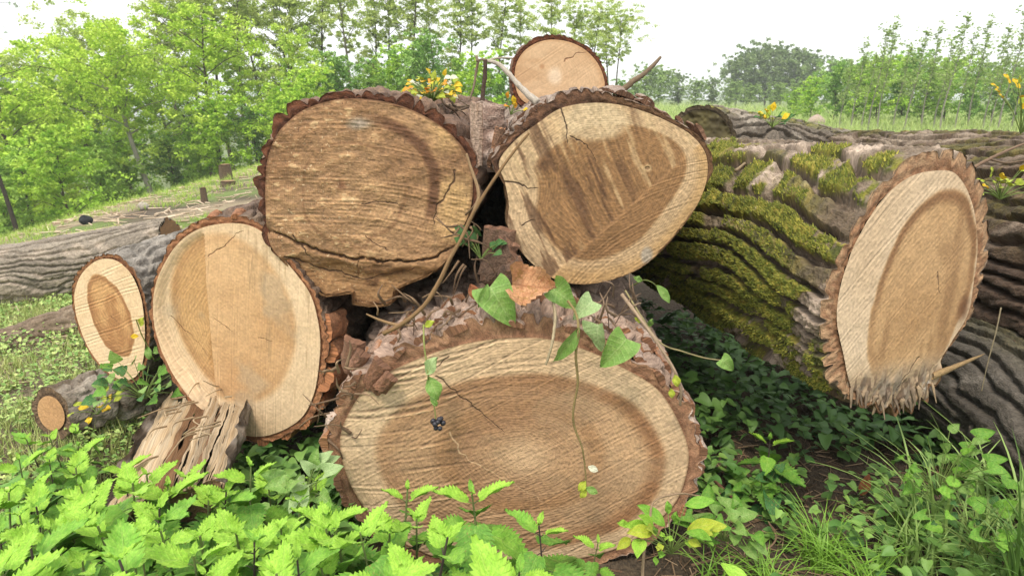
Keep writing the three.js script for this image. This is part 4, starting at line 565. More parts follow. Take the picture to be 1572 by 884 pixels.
// dry roots and stems tangled in the gaps
const rt = rng(91);
const tang = (label, px, py, z, n, w, h, col) => { const t = thing('tangled_roots', label, 'dry roots'); for (let i = 0; i < n; i++) { const x = px + rr(rt, -w, w), y = py + rr(rt, -h, h); const a = rr(rt, 0, TAU), l = rr(rt, 20, 55); part('strand', tube([P(x, y, z), P(x + Math.cos(a) * l * 0.4 + rr(rt, -9, 9), y + Math.sin(a) * l * 0.4 + rr(rt, -9, 9), z + rr(rt, 0, 0.05)), P(x + Math.cos(a) * l, y + Math.sin(a) * l + 6, z + rr(rt, -0.02, 0.04))], rr(rt, 0.002, 0.005), 0.001, 10, 5), twigMat(mix3(col, [120, 96, 76], rt() * 0.7)), t); } return fin(t); };
tang('tangle of dry roots in the gap left of the bottom log', 520, 620, -1.42, 18, 26, 60, [196, 166, 132]);
tang('tangle of dry stems under the upper left log', 640, 480, -1.5, 20, 70, 24, [188, 158, 124]);
tang('tangle of dry stems in the gap between the upper logs', 722, 380, -1.58, 16, 24, 60, [160, 132, 102]);
tang('dry stems lying on top of the bottom log at the right', 930, 470, -1.5, 16, 60, 22, [186, 160, 134]);
tang('dry twigs on top behind the upper left log', 690, 168, -1.85, 14, 34, 12, [176, 158, 138]);
// gap filler plants
const sprig = (name, label, cat, px, py, z, n, spread, mats, geo, size, up = 0.6, seed = 1, group) => { const r = rng(seed * 101), t = thing(name, label, cat, group), base = P(px, py, z); for (let i = 0; i < n; i++) { const d = V3(rr(r, -1, 1), rr(r, 0.2, 1) * up, rr(r, -0.6, 0.8)).normalize(), l = spread * rr(r, 0.45, 1), tip = base.clone().addScaledVector(d, l); part('stem', tube([base, base.clone().addScaledVector(d, l * 0.5).add(V3(0, 0.1 * l, 0)), tip], 0.0015, 0.0009, 6, 4), stemMat, t); const m = part('leaf', geo[i % geo.length], mats[i % mats.length], t); orient(m, tip, d.clone().add(V3(rr(r, -0.6, 0.6), rr(r, -0.7, 0.1), 0.4)), V3(rr(r, -0.4, 0.4), 1, 0.7)); m.scale.setScalar(size * rr(r, 0.7, 1.2)); } return fin(t); };
const stemMat = new THREE.MeshStandardMaterial({ color: new THREE.Color().setRGB(...lin([112, 132, 66])), roughness: 0.8 });
sprig('ivy_plant', 'dark green ivy filling the gap between the two upper logs', 'ivy', 738, 398, -1.58, 10, 0.08, [LM.ivy, LM.nettleC], G.ivy, 0.5, 1.2, 2);
sprig('ivy_plant', 'bright ivy leaves creeping below the small oval cut log', 'ivy', 222, 612, -1.85, 34, 0.16, [LM.nettleA, LM.nettleC, LM.fresh], G.ivy, 0.62, 0.9, 3);
sprig('yellow_plant', 'clump of yellow and white leaves on top of the upper left log', 'plant', 664, 156, -1.85, 90, 0.085, [LM.yellow, LM.ylgreen, LM.yellow, LM.ylgreen, LM.orange, LM.yellow, LM.white], [G.petal], 0.85, 0.6, 14);
sprig('yellow_plant', 'small yellow flowering sprig on the mossy log right of the stack', 'plant', 1186, 196, -2.5, 18, 0.09, [LM.yellow, LM.ylgreen, LM.nettleC], [G.small], 1.1, 1.0, 5);
sprig('yellow_plant', 'tall yellow sprig at the right edge against the birches', 'plant', 1568, 205, -1.7, 26, 0.14, [LM.yellow, LM.yellow, LM.ylgreen], [G.small], 0.95, 1.6, 6);
sprig('yellow_plant', 'yellow-green sprig growing on the dark bark at the right edge', 'plant', 1536, 306, -1.62, 20, 0.08, [LM.ylgreen, LM.ylgreen, LM.yellow], [G.small], 0.9, 1.2, 7);
sprig('yellow_plant', 'tiny yellow leaves beside the torn bark stub in the gap', 'plant', 784, 176, -1.72, 6, 0.045, [LM.yellow, LM.orange], [G.small], 0.7, 1.2, 8);
sprig('yellow_plant', 'small yellow-green sprig on the short mossy log at the left', 'plant', 150, 636, -1.86, 14, 0.08, [LM.ylgreen, LM.yellow], [G.small], 1.0, 1, 9);
// ---------------------------------------------------------------- nettles
const NL = [leafGeo({ len: 0.092, w: 0.062, teeth: 0.26, fold: 0.28, droop: 0.28, seed: 61, nv: 26 }), leafGeo({ len: 0.078, w: 0.055, teeth: 0.28, fold: 0.34, droop: 0.18, seed: 63, nv: 24 }), leafGeo({ len: 0.055, w: 0.032, teeth: 0.26, fold: 0.5, droop: 0.05, seed: 65, nv: 20 }), leafGeo({ len: 0.03, w: 0.014, teeth: 0.2, fold: 0.4, droop: 0.1, seed: 67, nv: 14 })];
const nettleStem = new THREE.MeshStandardMaterial({ color: new THREE.Color().setRGB(...lin([100, 112, 62])), roughness: 0.8 });
const stemDark = new THREE.MeshStandardMaterial({ color: new THREE.Color().setRGB(...lin([70, 58, 54])), roughness: 0.8 });
function makeNettle(h, nodes, seed, big = 1, dark = false) {
  const r = rng(seed), t = new THREE.Group(), lx = rr(r, -0.04, 0.04), lz = rr(r, -0.04, 0.04), at = f => V3(lx * f * f, h * f, lz * f * f);
  const sm = dark ? stemDark : nettleStem; part('stem', tube([at(0), at(0.35), at(0.7), at(1)], 0.0036, 0.002, 14, 6, 0.1, seed), sm, t);
  let yaw = rr(r, 0, TAU);
  for (let k = 0; k < nodes; k++) { const f = 1 - Math.pow(k / nodes, 1.25) * 0.8, p = at(f); yaw += Math.PI / 2 + rr(r, -0.25, 0.25);
    for (const s of [0, Math.PI]) { const a = yaw + s, top = k === 0, pet = top ? 0.003 : Math.min(0.035, 0.008 + 0.007 * k) * rr(r, 0.8, 1.2), el = top ? 0.7 : k === 1 ? 0.55 : rr(r, -0.05, 0.35), d = V3(Math.cos(a) * Math.cos(el), Math.sin(el), Math.sin(a) * Math.cos(el)), q = p.clone().addScaledVector(d, pet);
      if (!top) part('petiole', tube([p, p.clone().lerp(q, 0.6).add(V3(0, 0.002, 0)), q], 0.0014, 0.0011, 4, 4), sm, t);
      const g = top ? NL[3] : k === 1 ? NL[2] : NL[(k + (s ? 1 : 0)) % 2], m = part('leaf', g, top || k === 1 ? (r() < 0.75 ? LM.nettleTop : LM.nettleB) : k > 3 ? (r() < 0.5 ? LM.nettleC : LM.nettleA) : r() < 0.5 ? LM.nettleB : LM.nettleA, t);
      const dd = d.clone(); dd.y -= top ? 0 : k === 1 ? 0.05 : rr(r, 0.25, 0.95); orient(m, q, dd, V3(rr(r, -0.3, 0.3), 1, rr(r, -0.3, 0.3))); m.scale.setScalar(big * rr(r, 1.0, 1.65) * (k === 2 ? 0.85 : k === 0 ? 0.8 : 1)); } }
  return t;
}
{
  const protos = []; for (let i = 0; i < 8; i++) protos.push(makeNettle(0.42, [7, 6, 7, 5, 6, 7, 6, 8][i], 500 + i * 7, [1, 1.1, 0.8, 1.15][i % 4], i % 4 === 1));
  const r = rng(303); let n = 0;
  const put = (px, py, z, label, sc, pi) => { // top of the plant seen at px, py at depth z
    const top = P(px, py, z), g = ground(top.x, top.z), src = protos[pi ?? n % 8], c = src.clone(); n++; c.name = numbered('nettle_plant'); const s = sc || rr(r, 0.85, 1.1); c.scale.setScalar(s); c.rotation.y = rr(r, 0, TAU); c.rotation.x = rr(r, -0.1, 0.1); c.rotation.z = rr(r, -0.1, 0.1);
    c.position.set(top.x, Math.max(g - 0.25, top.y - 0.42 * s), top.z); tag(c, label || 'bright green serrated nettle in the bed along the bottom left foreground', 'nettle', label ? 'nettles before the logs' : 'nettles in the front bed'); scene.add(c); };
  put(735, 740, -1.18, 'tall dark-stemmed nettle standing out before the centre of the bottom cut face', 0.95, 0);
  put(836, 800, -1.14, 'short nettle right of the tall nettle before the bottom log', 0.85, 1);
  put(608, 775, -1.16, 'nettle at the lower left edge of the bottom cut face', 1.0, 2);
  put(532, 806, -1.06, 'broad-leaved nettle left of the bottom log near the picture edge', 1.15, 3);
  put(908, 822, -1.24, 'smallest nettle at the lower right of the bottom cut face', 0.6, 4);
  put(1190, 680, -1.62, 'lone nettle growing on the bare soil between the bottom log and right log', 0.75, 5);
  put(365, 722, -1.3, 'nettle tip rising in front of the dark gap right of the split wedge', 1.05, 6);
  // the bed: rows from the back to the frame edge
  for (const [y0, z, x0, x1, st] of [[735, -1.42, 40, 300, 52], [755, -1.32, -20, 500, 50], [775, -1.22, -30, 520, 56], [800, -1.12, -30, 700, 62], [825, -1.02, -40, 720, 64], [850, -0.95, -40, 860, 66], [872, -0.88, -40, 900, 70]])
    for (let x = x0; x < x1; x += st * rr(r, 0.85, 1.5)) put(x, y0 + rr(r, -14, 22) + (x < 170 ? 8 : 0) + (x > 650 ? 28 : 0), z + rr(r, -0.05, 0.05));
  for (const [x, y, z] of [[50, 670, -1.7], [95, 655, -1.7], [25, 700, -1.6], [130, 690, -1.6], [70, 705, -1.55], [110, 660, -1.75], [180, 720, -1.5]]) put(x, y, z, null, rr(r, 0.6, 0.8));
}

// ---------------------------------------------------------------- ground cover (nobody could count it)
const UPV = V3(0, 1, 0);
function scatter(name, label, cat, geo, mat, n, where, seed, colA, colB, sz) {
  const r = rng(seed), im = new THREE.InstancedMesh(geo, mat, n), m = new THREE.Matrix4(), q = new THREE.Quaternion(), e = new THREE.Euler(), col = new THREE.Color(); let k = 0, tries = 0;
  while (k < n && tries++ < n * 30) { const p = where(r); if (!p) continue; const s = sz * rr(r, 0.6, 1.35) * (p.s || 1); e.set(rr(r, -0.5, 0.5) * (p.tilt ?? 1), rr(r, 0, TAU), rr(r, -0.5, 0.5) * (p.tilt ?? 1), 'YXZ'); q.setFromEuler(e); m.compose(V3(p.x, p.y, p.z), q, V3(s, s, s)); im.setMatrixAt(k, m); const f = r(); col.setRGB(...lin(mix3(colA, colB, f))); im.setColorAt(k, col); k++; }
  im.count = k; im.name = numbered(name); im.castShadow = im.receiveShadow = true; tag(im, label, cat, null, 'stuff'); scene.add(im); return im;
}
const coverMat = new THREE.MeshPhysicalMaterial({ roughness: 0.6, side: THREE.DoubleSide, transmission: 0.08, thickness: 0 });
const coverLeaf = leafGeo({ len: 0.05, w: 0.042, shape: 'heart', fold: 0.25, droop: 0.25, seed: 71, nv: 7 }), tinyLeaf = leafGeo({ len: 0.022, w: 0.015, shape: 'ovate', fold: 0.3, droop: 0.2, seed: 73, nv: 4 });
const bladeGeo = (() => { const L = []; for (let i = 0; i < 5; i++) { const a = i / 5 * TAU; const g = gridGeo(1, 5, (u, v) => { const w = 0.05 * (1 - v * 0.95), b = 0.35 * v * v * (0.6 + 0.25 * i), x = (u - 0.5) * w; return V3(Math.cos(a) * b - Math.sin(a) * x, v * (1 - 0.1 * i) - 0.25 * v * v * (i % 2), Math.sin(a) * b + Math.cos(a) * x); }); L.push(g); } return mergeGeometries(L); })();
const g3 = (x, z, o = {}) => ({ x, z, y: ground(x, z) + (o.h || 0), s: o.s, tilt: o.tilt });
scatter('ground_ivy', 'leafy ground cover under the mossy right log with shade put into its leaf colour', 'ground cover', coverLeaf, coverMat, 2600, r => { const x = rr(r, 0.40, 1.6), z = rr(r, -3.1, -1.72); if (z > -1.86 && fbm(x * 5, z * 5, 61, 2) < 0.55) return null; return g3(x, z, { h: rr(r, 0.02, 0.24) * (0.4 + 0.6 * vn(x * 5, z * 5, 3)) }); }, 11, [64, 100, 44], [104, 142, 66], 0.8);  // leaf colours darkened to deepen the shade under the log
scatter('ground_ivy', 'dark leafy ground cover in the gap between the left log and the bottom log', 'ground cover', coverLeaf, coverMat, 900, r => g3(rr(r, -0.85, -0.4), rr(r, -1.9, -1.15), { h: rr(r, 0.02, 0.18) }), 12, [84, 126, 54], [128, 166, 80], 0.8);
scatter('low_weeds', 'low bright weeds on the soil right of the bottom log', 'ground cover', coverLeaf, coverMat, 1700, r => { const x = rr(r, 0.4, 1.9), z = rr(r, -1.75, -0.9); if (fbm(x * 4, z * 4, 33, 2) < 0.43 + 0.12 * sst(1.25, 0.9, x)) return null; return g3(x, z, { h: rr(r, 0.01, 0.13) }); }, 13, [76, 118, 50], [132, 168, 76], 0.55);
scatter('low_weeds', 'small-leaved weeds covering the slope at the left of the logs', 'ground cover', tinyLeaf, coverMat, 26000, r => { const x = rr(r, -4.2, -0.9), z = rr(r, -4.0, -1.1); if (fbm(x * 3, z * 3, 35, 3) < 0.36) return null; return g3(x, z, { h: rr(r, 0.0, 0.08) }); }, 14, [108, 148, 62], [186, 200, 118], 0.85);
scatter('short_grass', 'short pale grass on the slope at the left of the logs', 'grass', bladeGeo, coverMat, 16000, r => { const x = rr(r, -5, -1.0), z = rr(r, -5.0, -1.3); if (fbm(x * 2, z * 2, 36, 3) < 0.45) return null; return g3(x, z, { tilt: 0.5 }); }, 15, [132, 160, 74], [200, 200, 132], 0.075);
scatter('slope_grass', 'green grass and weeds in patches on the cleared slope', 'grass', bladeGeo, coverMat, 16000, r => { const z = -rr(r, 4.5, 26), x = rr(r, -1.0, 0.05) * -z * 1.0; if (fbm(x * 0.7, z * 0.7, 38, 3) < 0.53 + 0.04 * sst(-14, -6, z)) return null; return g3(x, z, { tilt: 0.6, s: 1 + -z / 10 }); }, 16, [140, 174, 62], [188, 206, 100], 0.055);
scatter('meadow_grass', 'pale green meadow grass beyond the log pile', 'grass', bladeGeo, coverMat, 14000, r => { const z = -rr(r, 6, 60), x = rr(r, 0.0, 0.95) * -z; return g3(x, z, { tilt: 0.4, s: 1 + -z / 14 }); }, 17, [150, 176, 90], [190, 204, 128], 0.14);
scatter('soil_litter', 'brown twigs and dry crumbs on the soil between the logs', 'litter', new THREE.CylinderGeometry(0.0016, 0.0012, 0.05, 5).rotateZ(Math.PI / 2), new THREE.MeshStandardMaterial({ roughness: 0.95 }), 1600, r => g3(rr(r, 0.35, 1.7), rr(r, -2.1, -0.95), { h: 0.006, tilt: 0.4 }), 18, [96, 74, 54], [176, 150, 118], 1.0);
scatter('slope_litter', 'pale chips and dry sticks strewn over the cleared slope', 'litter', new THREE.CylinderGeometry(0.012, 0.009, 0.3, 5).rotateZ(Math.PI / 2), new THREE.MeshStandardMaterial({ roughness: 0.95 }), 2600, r => { const z = -rr(r, 2.5, 20), x = rr(r, -1.0, -0.2) * -z; return g3(x, z, { h: 0.01, tilt: 0.3, s: 0.4 - z / 20 }); }, 19, [150, 128, 104], [214, 196, 170], 0.8);
// grass tufts, one by one
const tuftMat = [[[124, 168, 52], 0], [[150, 180, 96], 1], [[96, 132, 56], 2]].map(([c]) => new THREE.MeshPhysicalMaterial({ color: new THREE.Color().setRGB(...lin(c)), roughness: 0.55, side: THREE.DoubleSide, transmission: 0.2, thickness: 0 }));
function tuft(label, px, py, z, n, h, w, spread, mi, seed) { const r = rng(seed), t = thing('grass_tuft', label, 'grass tuft'), b = P(px, py, z); b.y = ground(b.x, b.z); const L = [];
  for (let i = 0; i < n; i++) { const a = rr(r, 0, TAU), hh = h * rr(r, 0.5, 1.1), o = V3(rr(r, -1, 1), 0, rr(r, -1, 1)).multiplyScalar(spread * 0.35), ben = spread * rr(r, 0.4, 1.5), cur = rr(r, 0.1, 0.75); L.push(gridGeo(2, 9, (u, v) => { const x = (u - 0.5) * w * Math.pow(1 - v, 0.6) * (v < 0.1 ? 0.8 : 1), bb = ben * v * v; return V3(o.x + Math.cos(a) * bb - Math.sin(a) * x, hh * (v - cur * v * v * v * 0.6) + Math.abs(u - 0.5) * w * 0.3, o.z + Math.sin(a) * bb + Math.cos(a) * x); })); }
  part('blades', mergeGeometries(L), tuftMat[mi], t); t.position.copy(b); return t; }
tuft('dense bright grass tuft on the soil at the lower right', 1262, 850, -1.38, 130, 0.15, 0.0045, 0.11, 0, 3);
tuft('tall pale arching grass at the right below the grey log', 1470, 735, -1.42, 34, 0.42, 0.010, 0.2, 1, 5);
tuft('pale long-bladed grass at the right picture edge', 1560, 770, -1.36, 44, 0.40, 0.011, 0.22, 1, 7);
tuft('dense dark grass clump in the bottom right corner', 1590, 880, -1.15, 120, 0.46, 0.010, 0.14, 2, 9);
tuft('short grass tuft under the ragged foot of the right log', 1395, 770, -1.5, 60, 0.14, 0.005, 0.12, 0, 19);
tuft('low grass tuft between the dense tuft and the bottom log', 1185, 872, -1.3, 60, 0.12, 0.004, 0.11, 0, 21);
tuft('bright grass tuft on the soil just right of the dense tuft', 1340, 872, -1.28, 70, 0.16, 0.005, 0.12, 0, 17);
tuft('thin grass tuft in front of the grey log at the right', 1415, 830, -1.36, 60, 0.24, 0.006, 0.14, 1, 11);
tuft('narrow-bladed weed tuft among the nettles left of the bottom log', 455, 870, -1.05, 60, 0.3, 0.004, 0.12, 0, 13);
tuft('sparse grass tuft beside the bottom log at the lower right', 1110, 860, -1.3, 30, 0.13, 0.005, 0.12, 0, 15);
sprig('weed_plant', 'yellow-green leafy weed at the lower right foot of the bottom log', 'weed', 1030, 850, -1.26, 30, 0.13, [LM.nettleTop, LM.ylgreen, LM.nettleB], [G.small, G.lance], 0.9, 1.3, 21);
sprig('weed_plant', 'broad-leaved weed low on the right by the pale grass', 'weed', 1440, 760, -1.45, 46, 0.18, [LM.nettleA, LM.fresh, LM.nettleB], [G.heart[0], NL[1], NL[2]], 0.45, 1.2, 22);
sprig('weed_plant', 'round-leaved weed on the soil right of the bottom log', 'weed', 1165, 770, -1.6, 12, 0.1, [LM.nettleA, LM.nettleC], G.heart, 0.6, 0.9, 23);
sprig('weed_plant', 'leafy weed in the lower right corner before the dark grass', 'weed', 1500, 850, -1.25, 40, 0.15, [LM.nettleB, LM.nettleA, LM.nettleC], [NL[1], G.heart[1], NL[2]], 0.45, 1.2, 24);
sprig('weed_plant', 'small weed by the twigs at the bottom right of centre', 'weed', 1110, 830, -1.38, 22, 0.1, [LM.nettleA, LM.fresh], G.heart, 0.5, 1.0, 25);
sprig('weed_plant', 'pale green weed in the dark gap left of the bottom log', 'weed', 470, 760, -1.32, 14, 0.10, [LM.fresh, LM.pale], G.heart, 0.5, 1.2, 26);
leafThing('curled reddish dead leaf standing on the soil under the right log', G.lance, LM.dead, P(1322, 760, -1.65), V3(0.15, 1, 0.1), V3(-0.6, 0, 1), 0.9);
fin(stick('pale_stick', 'pale dry stem rising at the lower right edge of the bottom log', [P(986, 890, -1.2), P(990, 840, -1.24), P(998, 795, -1.28), P(1004, 770, -1.3), P(1040, 758, -1.32), P(1078, 762, -1.36)], 0.0035, 0.002, [190, 164, 134], 'stem'));
fin(stick('ground_twig', 'thick dry twig lying at the bottom edge before the bottom log', [P(742, 856, -1.28), P(775, 860, -1.26), P(805, 870, -1.22), P(832, 892, -1.18)], 0.0045, 0.006, [176, 142, 118], 'twig'));
fin(stick('ground_twig', 'thin brown twig at the bottom edge right of the nettles', [P(880, 870, -1.3), P(915, 872, -1.29), P(955, 878, -1.28)], 0.004, 0.0025, [150, 116, 92], 'twig'));
fin(stick('ground_twig', 'reddish twig on the soil right of the bottom log', [P(1098, 738, -1.66), P(1112, 752, -1.62), P(1134, 772, -1.56)], 0.006, 0.004, [150, 112, 88], 'twig'));
fin(stick('ground_twig', 'long curving twig on the soil at the lower right', [P(1062, 868, -1.32), P(1110, 856, -1.36), P(1160, 852, -1.36), P(1192, 826, -1.42), P(1180, 800, -1.48)], 0.0035, 0.002, [170, 140, 112], 'twig'));
fin(stick('ground_twig', 'grey stick slanting across the soil under the right log', [P(1310, 850, -1.42), P(1345, 810, -1.5), P(1375, 770, -1.6)], 0.012, 0.008, [112, 100, 82], 'stick'));

// ---------------------------------------------------------------- trees
const trunkMat = c => new THREE.MeshStandardMaterial({ color: new THREE.Color().setRGB(...lin(c)), map: grainMap, bumpMap: grainBump, bumpScale: 0.02, roughness: 0.95 });
const TM = { brown: trunkMat([104, 92, 76]), grey: trunkMat([142, 134, 120]), pale: trunkMat([196, 192, 180]), dark: trunkMat([74, 64, 54]) };
const crownMat = new THREE.MeshPhysicalMaterial({ vertexColors: true, roughness: 0.75, side: THREE.DoubleSide, transmission: 0.3, thickness: 0, specularIntensity: 0.3 });
// a tree of unit height: trunk with limbs, and a crown of leaf-sized faces in clumps round the limb ends
function makeTree(o) {
  const r = rng(o.seed), t = new THREE.Group(), wood = [], tips = [], h = 1, lean = o.lean || 0;
  const tp = f => V3(lean * f + 0.02 * Math.sin(f * 5 + o.seed), h * f * (o.top || 0.95), 0.015 * Math.cos(f * 4 + o.seed));
  wood.push(tube([0, 0.25, 0.5, 0.75, 1].map(tp), o.r, o.r * 0.15, 16, 7, 0.1, o.seed));
  for (let i = 0; i < o.limbs; i++) { const f = lerp(o.from, 0.97, Math.pow((i + r() * 0.8) / o.limbs, 0.9)), a = rr(r, 0, TAU), k = (f - o.from) / (1 - o.from), l = o.spread * (o.shape ? o.shape(k) : 1) * rr(r, 0.6, 1.1), p = tp(f), d = V3(Math.cos(a), o.rise * rr(r, 0.4, 1.3), Math.sin(a)).normalize();
    const m = p.clone().addScaledVector(d, l * 0.5).add(V3(0, 0.06 * l, 0)), e = p.clone().addScaledVector(d, l).add(V3(rr(r, -0.2, 0.2) * l, (o.hang || 0) * l, rr(r, -0.2, 0.2) * l));
    wood.push(tube([p, m, e], o.r * 0.42 * (1 - f * 0.6), o.r * 0.08, 6, 5, 0.1, i)); tips.push([m, l * 0.35], [e, l * 0.42], [p.clone().lerp(m, 0.5), l * 0.25]); }
  tips.push([tp(1), o.spread * 0.3]);
  const tm = part('trunk', mergeGeometries(wood), o.wood, t);
  const N = o.leaves, Pp = new Float32Array(N * 12), Cc = new Float32Array(N * 12), I = [], cl = [];
  for (const [p, s] of tips) for (let q = 0; q < (o.sub || 3); q++) { const f = r(); cl.push([p.clone().add(V3(rr(r, -1, 1), rr(r, -0.7, 0.8), rr(r, -1, 1)).multiplyScalar(s)), s * rr(r, 0.25, 0.6) * (o.clump || 1), lin(mix3(o.c1, o.c2, clamp(f * 0.8 + 0.2 * r())))]); }
  const x = V3(), y = V3(), n = V3(), c = V3();
  for (let i = 0; i < N; i++) { const [p, s, col] = cl[Math.floor(r() * cl.length)]; const d = V3(rr(r, -1, 1), rr(r, -1, 1), rr(r, -1, 1)); if (d.lengthSq() > 1) d.normalize().multiplyScalar(r()); c.copy(p).add(d.multiply(V3(s, s * 0.6, s)));
    n.set(rr(r, -0.8, 0.8), rr(r, 0.2, 1), rr(r, -0.8, 0.8)).normalize(); x.set(rr(r, -1, 1), rr(r, -1, 1), rr(r, -1, 1)).cross(n).normalize(); y.copy(n).cross(x); const L = o.leaf * rr(r, 0.6, 1.3), w = L * 0.55, f = rr(r, 0.8, 1.2), v = [[-0.5, 0], [0, -0.5], [0.5, 0], [0, 0.5]];
    for (let k = 0; k < 4; k++) { const b = i * 12 + k * 3, fold = k % 2 ? 0 : L * 0.12; Pp[b] = c.x + x.x * v[k][0] * w + y.x * v[k][1] * L + n.x * fold; Pp[b + 1] = c.y + x.y * v[k][0] * w + y.y * v[k][1] * L + n.y * fold; Pp[b + 2] = c.z + x.z * v[k][0] * w + y.z * v[k][1] * L + n.z * fold; Cc[b] = col[0] * f; Cc[b + 1] = col[1] * f; Cc[b + 2] = col[2] * f; }
    I.push(i * 4, i * 4 + 1, i * 4 + 3, i * 4 + 1, i * 4 + 2, i * 4 + 3); }
  const g = new THREE.BufferGeometry(); g.setAttribute('position', new THREE.BufferAttribute(Pp, 3)); g.setAttribute('color', new THREE.BufferAttribute(Cc, 3)); g.setAttribute('uv', new THREE.BufferAttribute(new Float32Array(N * 8), 2)); g.setIndex(I); g.computeVertexNormals();
  part('crown', g, crownMat, t); return t;
}
const round = k => 0.55 + 0.75 * Math.sin(Math.PI * (0.15 + 0.75 * k));
const B1 = [166, 202, 62], B2 = [208, 228, 100], D1 = [128, 166, 66], D2 = [170, 200, 92], S1 = [168, 190, 92], S2 = [206, 216, 136];
const broad = [0, 1, 2, 3].map(i => makeTree({ seed: 900 + i * 13, r: [0.016, 0.014, 0.018, 0.014][i], limbs: 20, from: [0.3, 0.1, 0.46, 0.15][i], spread: 0.27, rise: 0.45, shape: round, leaves: 12000, leaf: 0.019, c1: i % 2 ? D2 : B1, c2: B2, wood: [TM.brown, TM.grey, TM.pale, TM.brown][i], lean: [0.06, -0.05, -0.12, 0.04][i], sub: 4 }));
const dense = [0, 1, 2].map(i => makeTree({ seed: 950 + i * 13, r: 0.018, limbs: 22, from: 0.06, spread: 0.30, rise: 0.5, shape: round, leaves: 11000, leaf: 0.022, c1: D1, c2: i === 1 ? B1 : D2, wood: TM.dark, sub: 4 }));
const slender = [0, 1, 2, 3].map(i => makeTree({ seed: 970 + i * 17, r: 0.011, limbs: 17, from: [0.42, 0.5, 0.36, 0.55][i], spread: 0.2, rise: 1.1, shape: k => 0.5 + 0.7 * Math.sin(Math.PI * (0.1 + 0.8 * k)), leaves: 8500, leaf: 0.014, c1: S1, c2: S2, wood: [TM.brown, TM.grey, TM.dark, TM.brown][i], lean: [0.03, -0.02, 0.05, -0.04][i], sub: 3 }));
const birch = [0, 1, 2].map(i => makeTree({ seed: 990 + i * 19, r: 0.008, limbs: 24, from: 0.34, spread: 0.14, rise: 0.9, shape: k => 1.1 - 0.65 * k, leaves: 2600, leaf: 0.015, c1: [144, 172, 88], c2: [182, 198, 130], wood: TM.pale, lean: [0.02, -0.03, 0.0][i], sub: 3 }));
const shrub = [0, 1, 2].map(i => makeTree({ seed: 1010 + i * 23, r: 0.014, limbs: 24, from: 0.05, spread: 0.46, rise: 0.7, shape: k => 1.1 - 0.5 * k, leaves: 7500, leaf: 0.038, c1: [[138, 178, 70], [152, 196, 62], [120, 164, 74]][i], c2: [[180, 208, 104], [196, 222, 90], [164, 196, 106]][i], wood: TM.brown, sub: 4 }));
const farTree = [0, 1].map(i => makeTree({ seed: 1040 + i * 29, r: 0.02, limbs: 24, from: 0.12, spread: 0.33, rise: 0.5, shape: round, leaves: 8000, leaf: 0.045, c1: [[136, 164, 92], [112, 136, 84]][i], c2: [[168, 190, 116], [144, 162, 104]][i], wood: TM.dark, sub: 4 }));
const flecked = makeTree({ seed: 1070, r: 0.010, limbs: 20, from: 0.55, spread: 0.2, rise: 0.6, shape: round, leaves: 1800, leaf: 0.016, c1: [150, 170, 150], c2: [196, 206, 190], wood: TM.dark, lean: -0.04, sub: 3 });
const ORD = ['first', 'second', 'third', 'fourth', 'fifth', 'sixth', 'seventh', 'eighth', 'ninth', 'tenth', 'eleventh', 'twelfth', 'thirteenth', 'fourteenth', 'fifteenth', 'sixteenth', 'seventeenth', 'eighteenth', 'nineteenth', 'twentieth', 'twenty-first', 'twenty-second', 'twenty-third', 'twenty-fourth', 'twenty-fifth', 'twenty-sixth', 'twenty-seventh', 'twenty-eighth', 'twenty-ninth', 'thirtieth'];
function row(name, cat, text, group, protos, list, seed) { // list of [px of the foot, distance, py of the top, variant]
  const r = rng(seed); list.sort((a, b) => a[0] - b[0]).forEach(([px, D, py, k], i) => {
    let y = 0, x = 0; for (let q = 0; q < 4; q++) { x = (px - W / 2) / F * (D * CP + (CAM.y - y) * SP); y = ground(x, -D); }
    const d = ray(px, py), ty = CAM.y + d.y * (D / -d.z), h = Math.max(0.8, ty - y), src = protos[k ?? i % protos.length], c = src.clone(); c.name = numbered(name); c.scale.set(h * rr(r, 0.9, 1.1), h, h * rr(r, 0.9, 1.1)); c.rotation.y = rr(r, -0.5, 0.5); c.position.set(x, y - 0.03 * h, -D);
    tag(c, text.replace('#', ORD[i]), cat, group); scene.add(c); });
}
row('broadleaf_tree', 'tree', '# bright yellow-green tree from the left along the front of the woodland', 'bright trees at the woodland edge', broad, [[40, 23, 95], [150, 25, 52, 0], [238, 23, 26, 2], [330, 24, 2, 0], [395, 26, 50, 1], [452, 25, 38, 3], [505, 24, 92, 1], [280, 27, 60, 1], [95, 27, 70, 3]], 5);
row('woodland_tree', 'tree', '# darker green tree from the left deeper in the woodland', 'darker trees deeper in the woodland', dense, [[-20, 30, 150], [120, 33, 130], [185, 32, 110], [310, 32, 100], [425, 33, 100], [480, 33, 90], [535, 33, 90], [590, 34, 85], [645, 34, 70], [700, 34, 84], [755, 34, 96]], 6);
row('slender_tree', 'tree', '# tall slender thinly leaved tree from the left behind the log pile', 'slender trees behind the log pile', slender, [[30, 26, 60, 0], [75, 28, 70, 3], [100, 28, 80, 1], [178, 30, 30, 3], [205, 30, 20], [290, 29, -30, 1], [330, 30, -40, 3], [362, 30, -60], [384, 29, -50], [412, 31, -60], [438, 30, -45], [470, 31, -60], [505, 32, -50], [541, 28, -80, 1], [575, 31, -50], [608, 32, -40], [640, 31, -60], [668, 33, -30], [700, 32, -40], [732, 33, -36], [768, 32, -20], [805, 33, -10], [851, 31, -30, 1], [880, 34, 0], [908, 33, -6], [930, 34, 8], [949, 30, 6, 3]], 7);
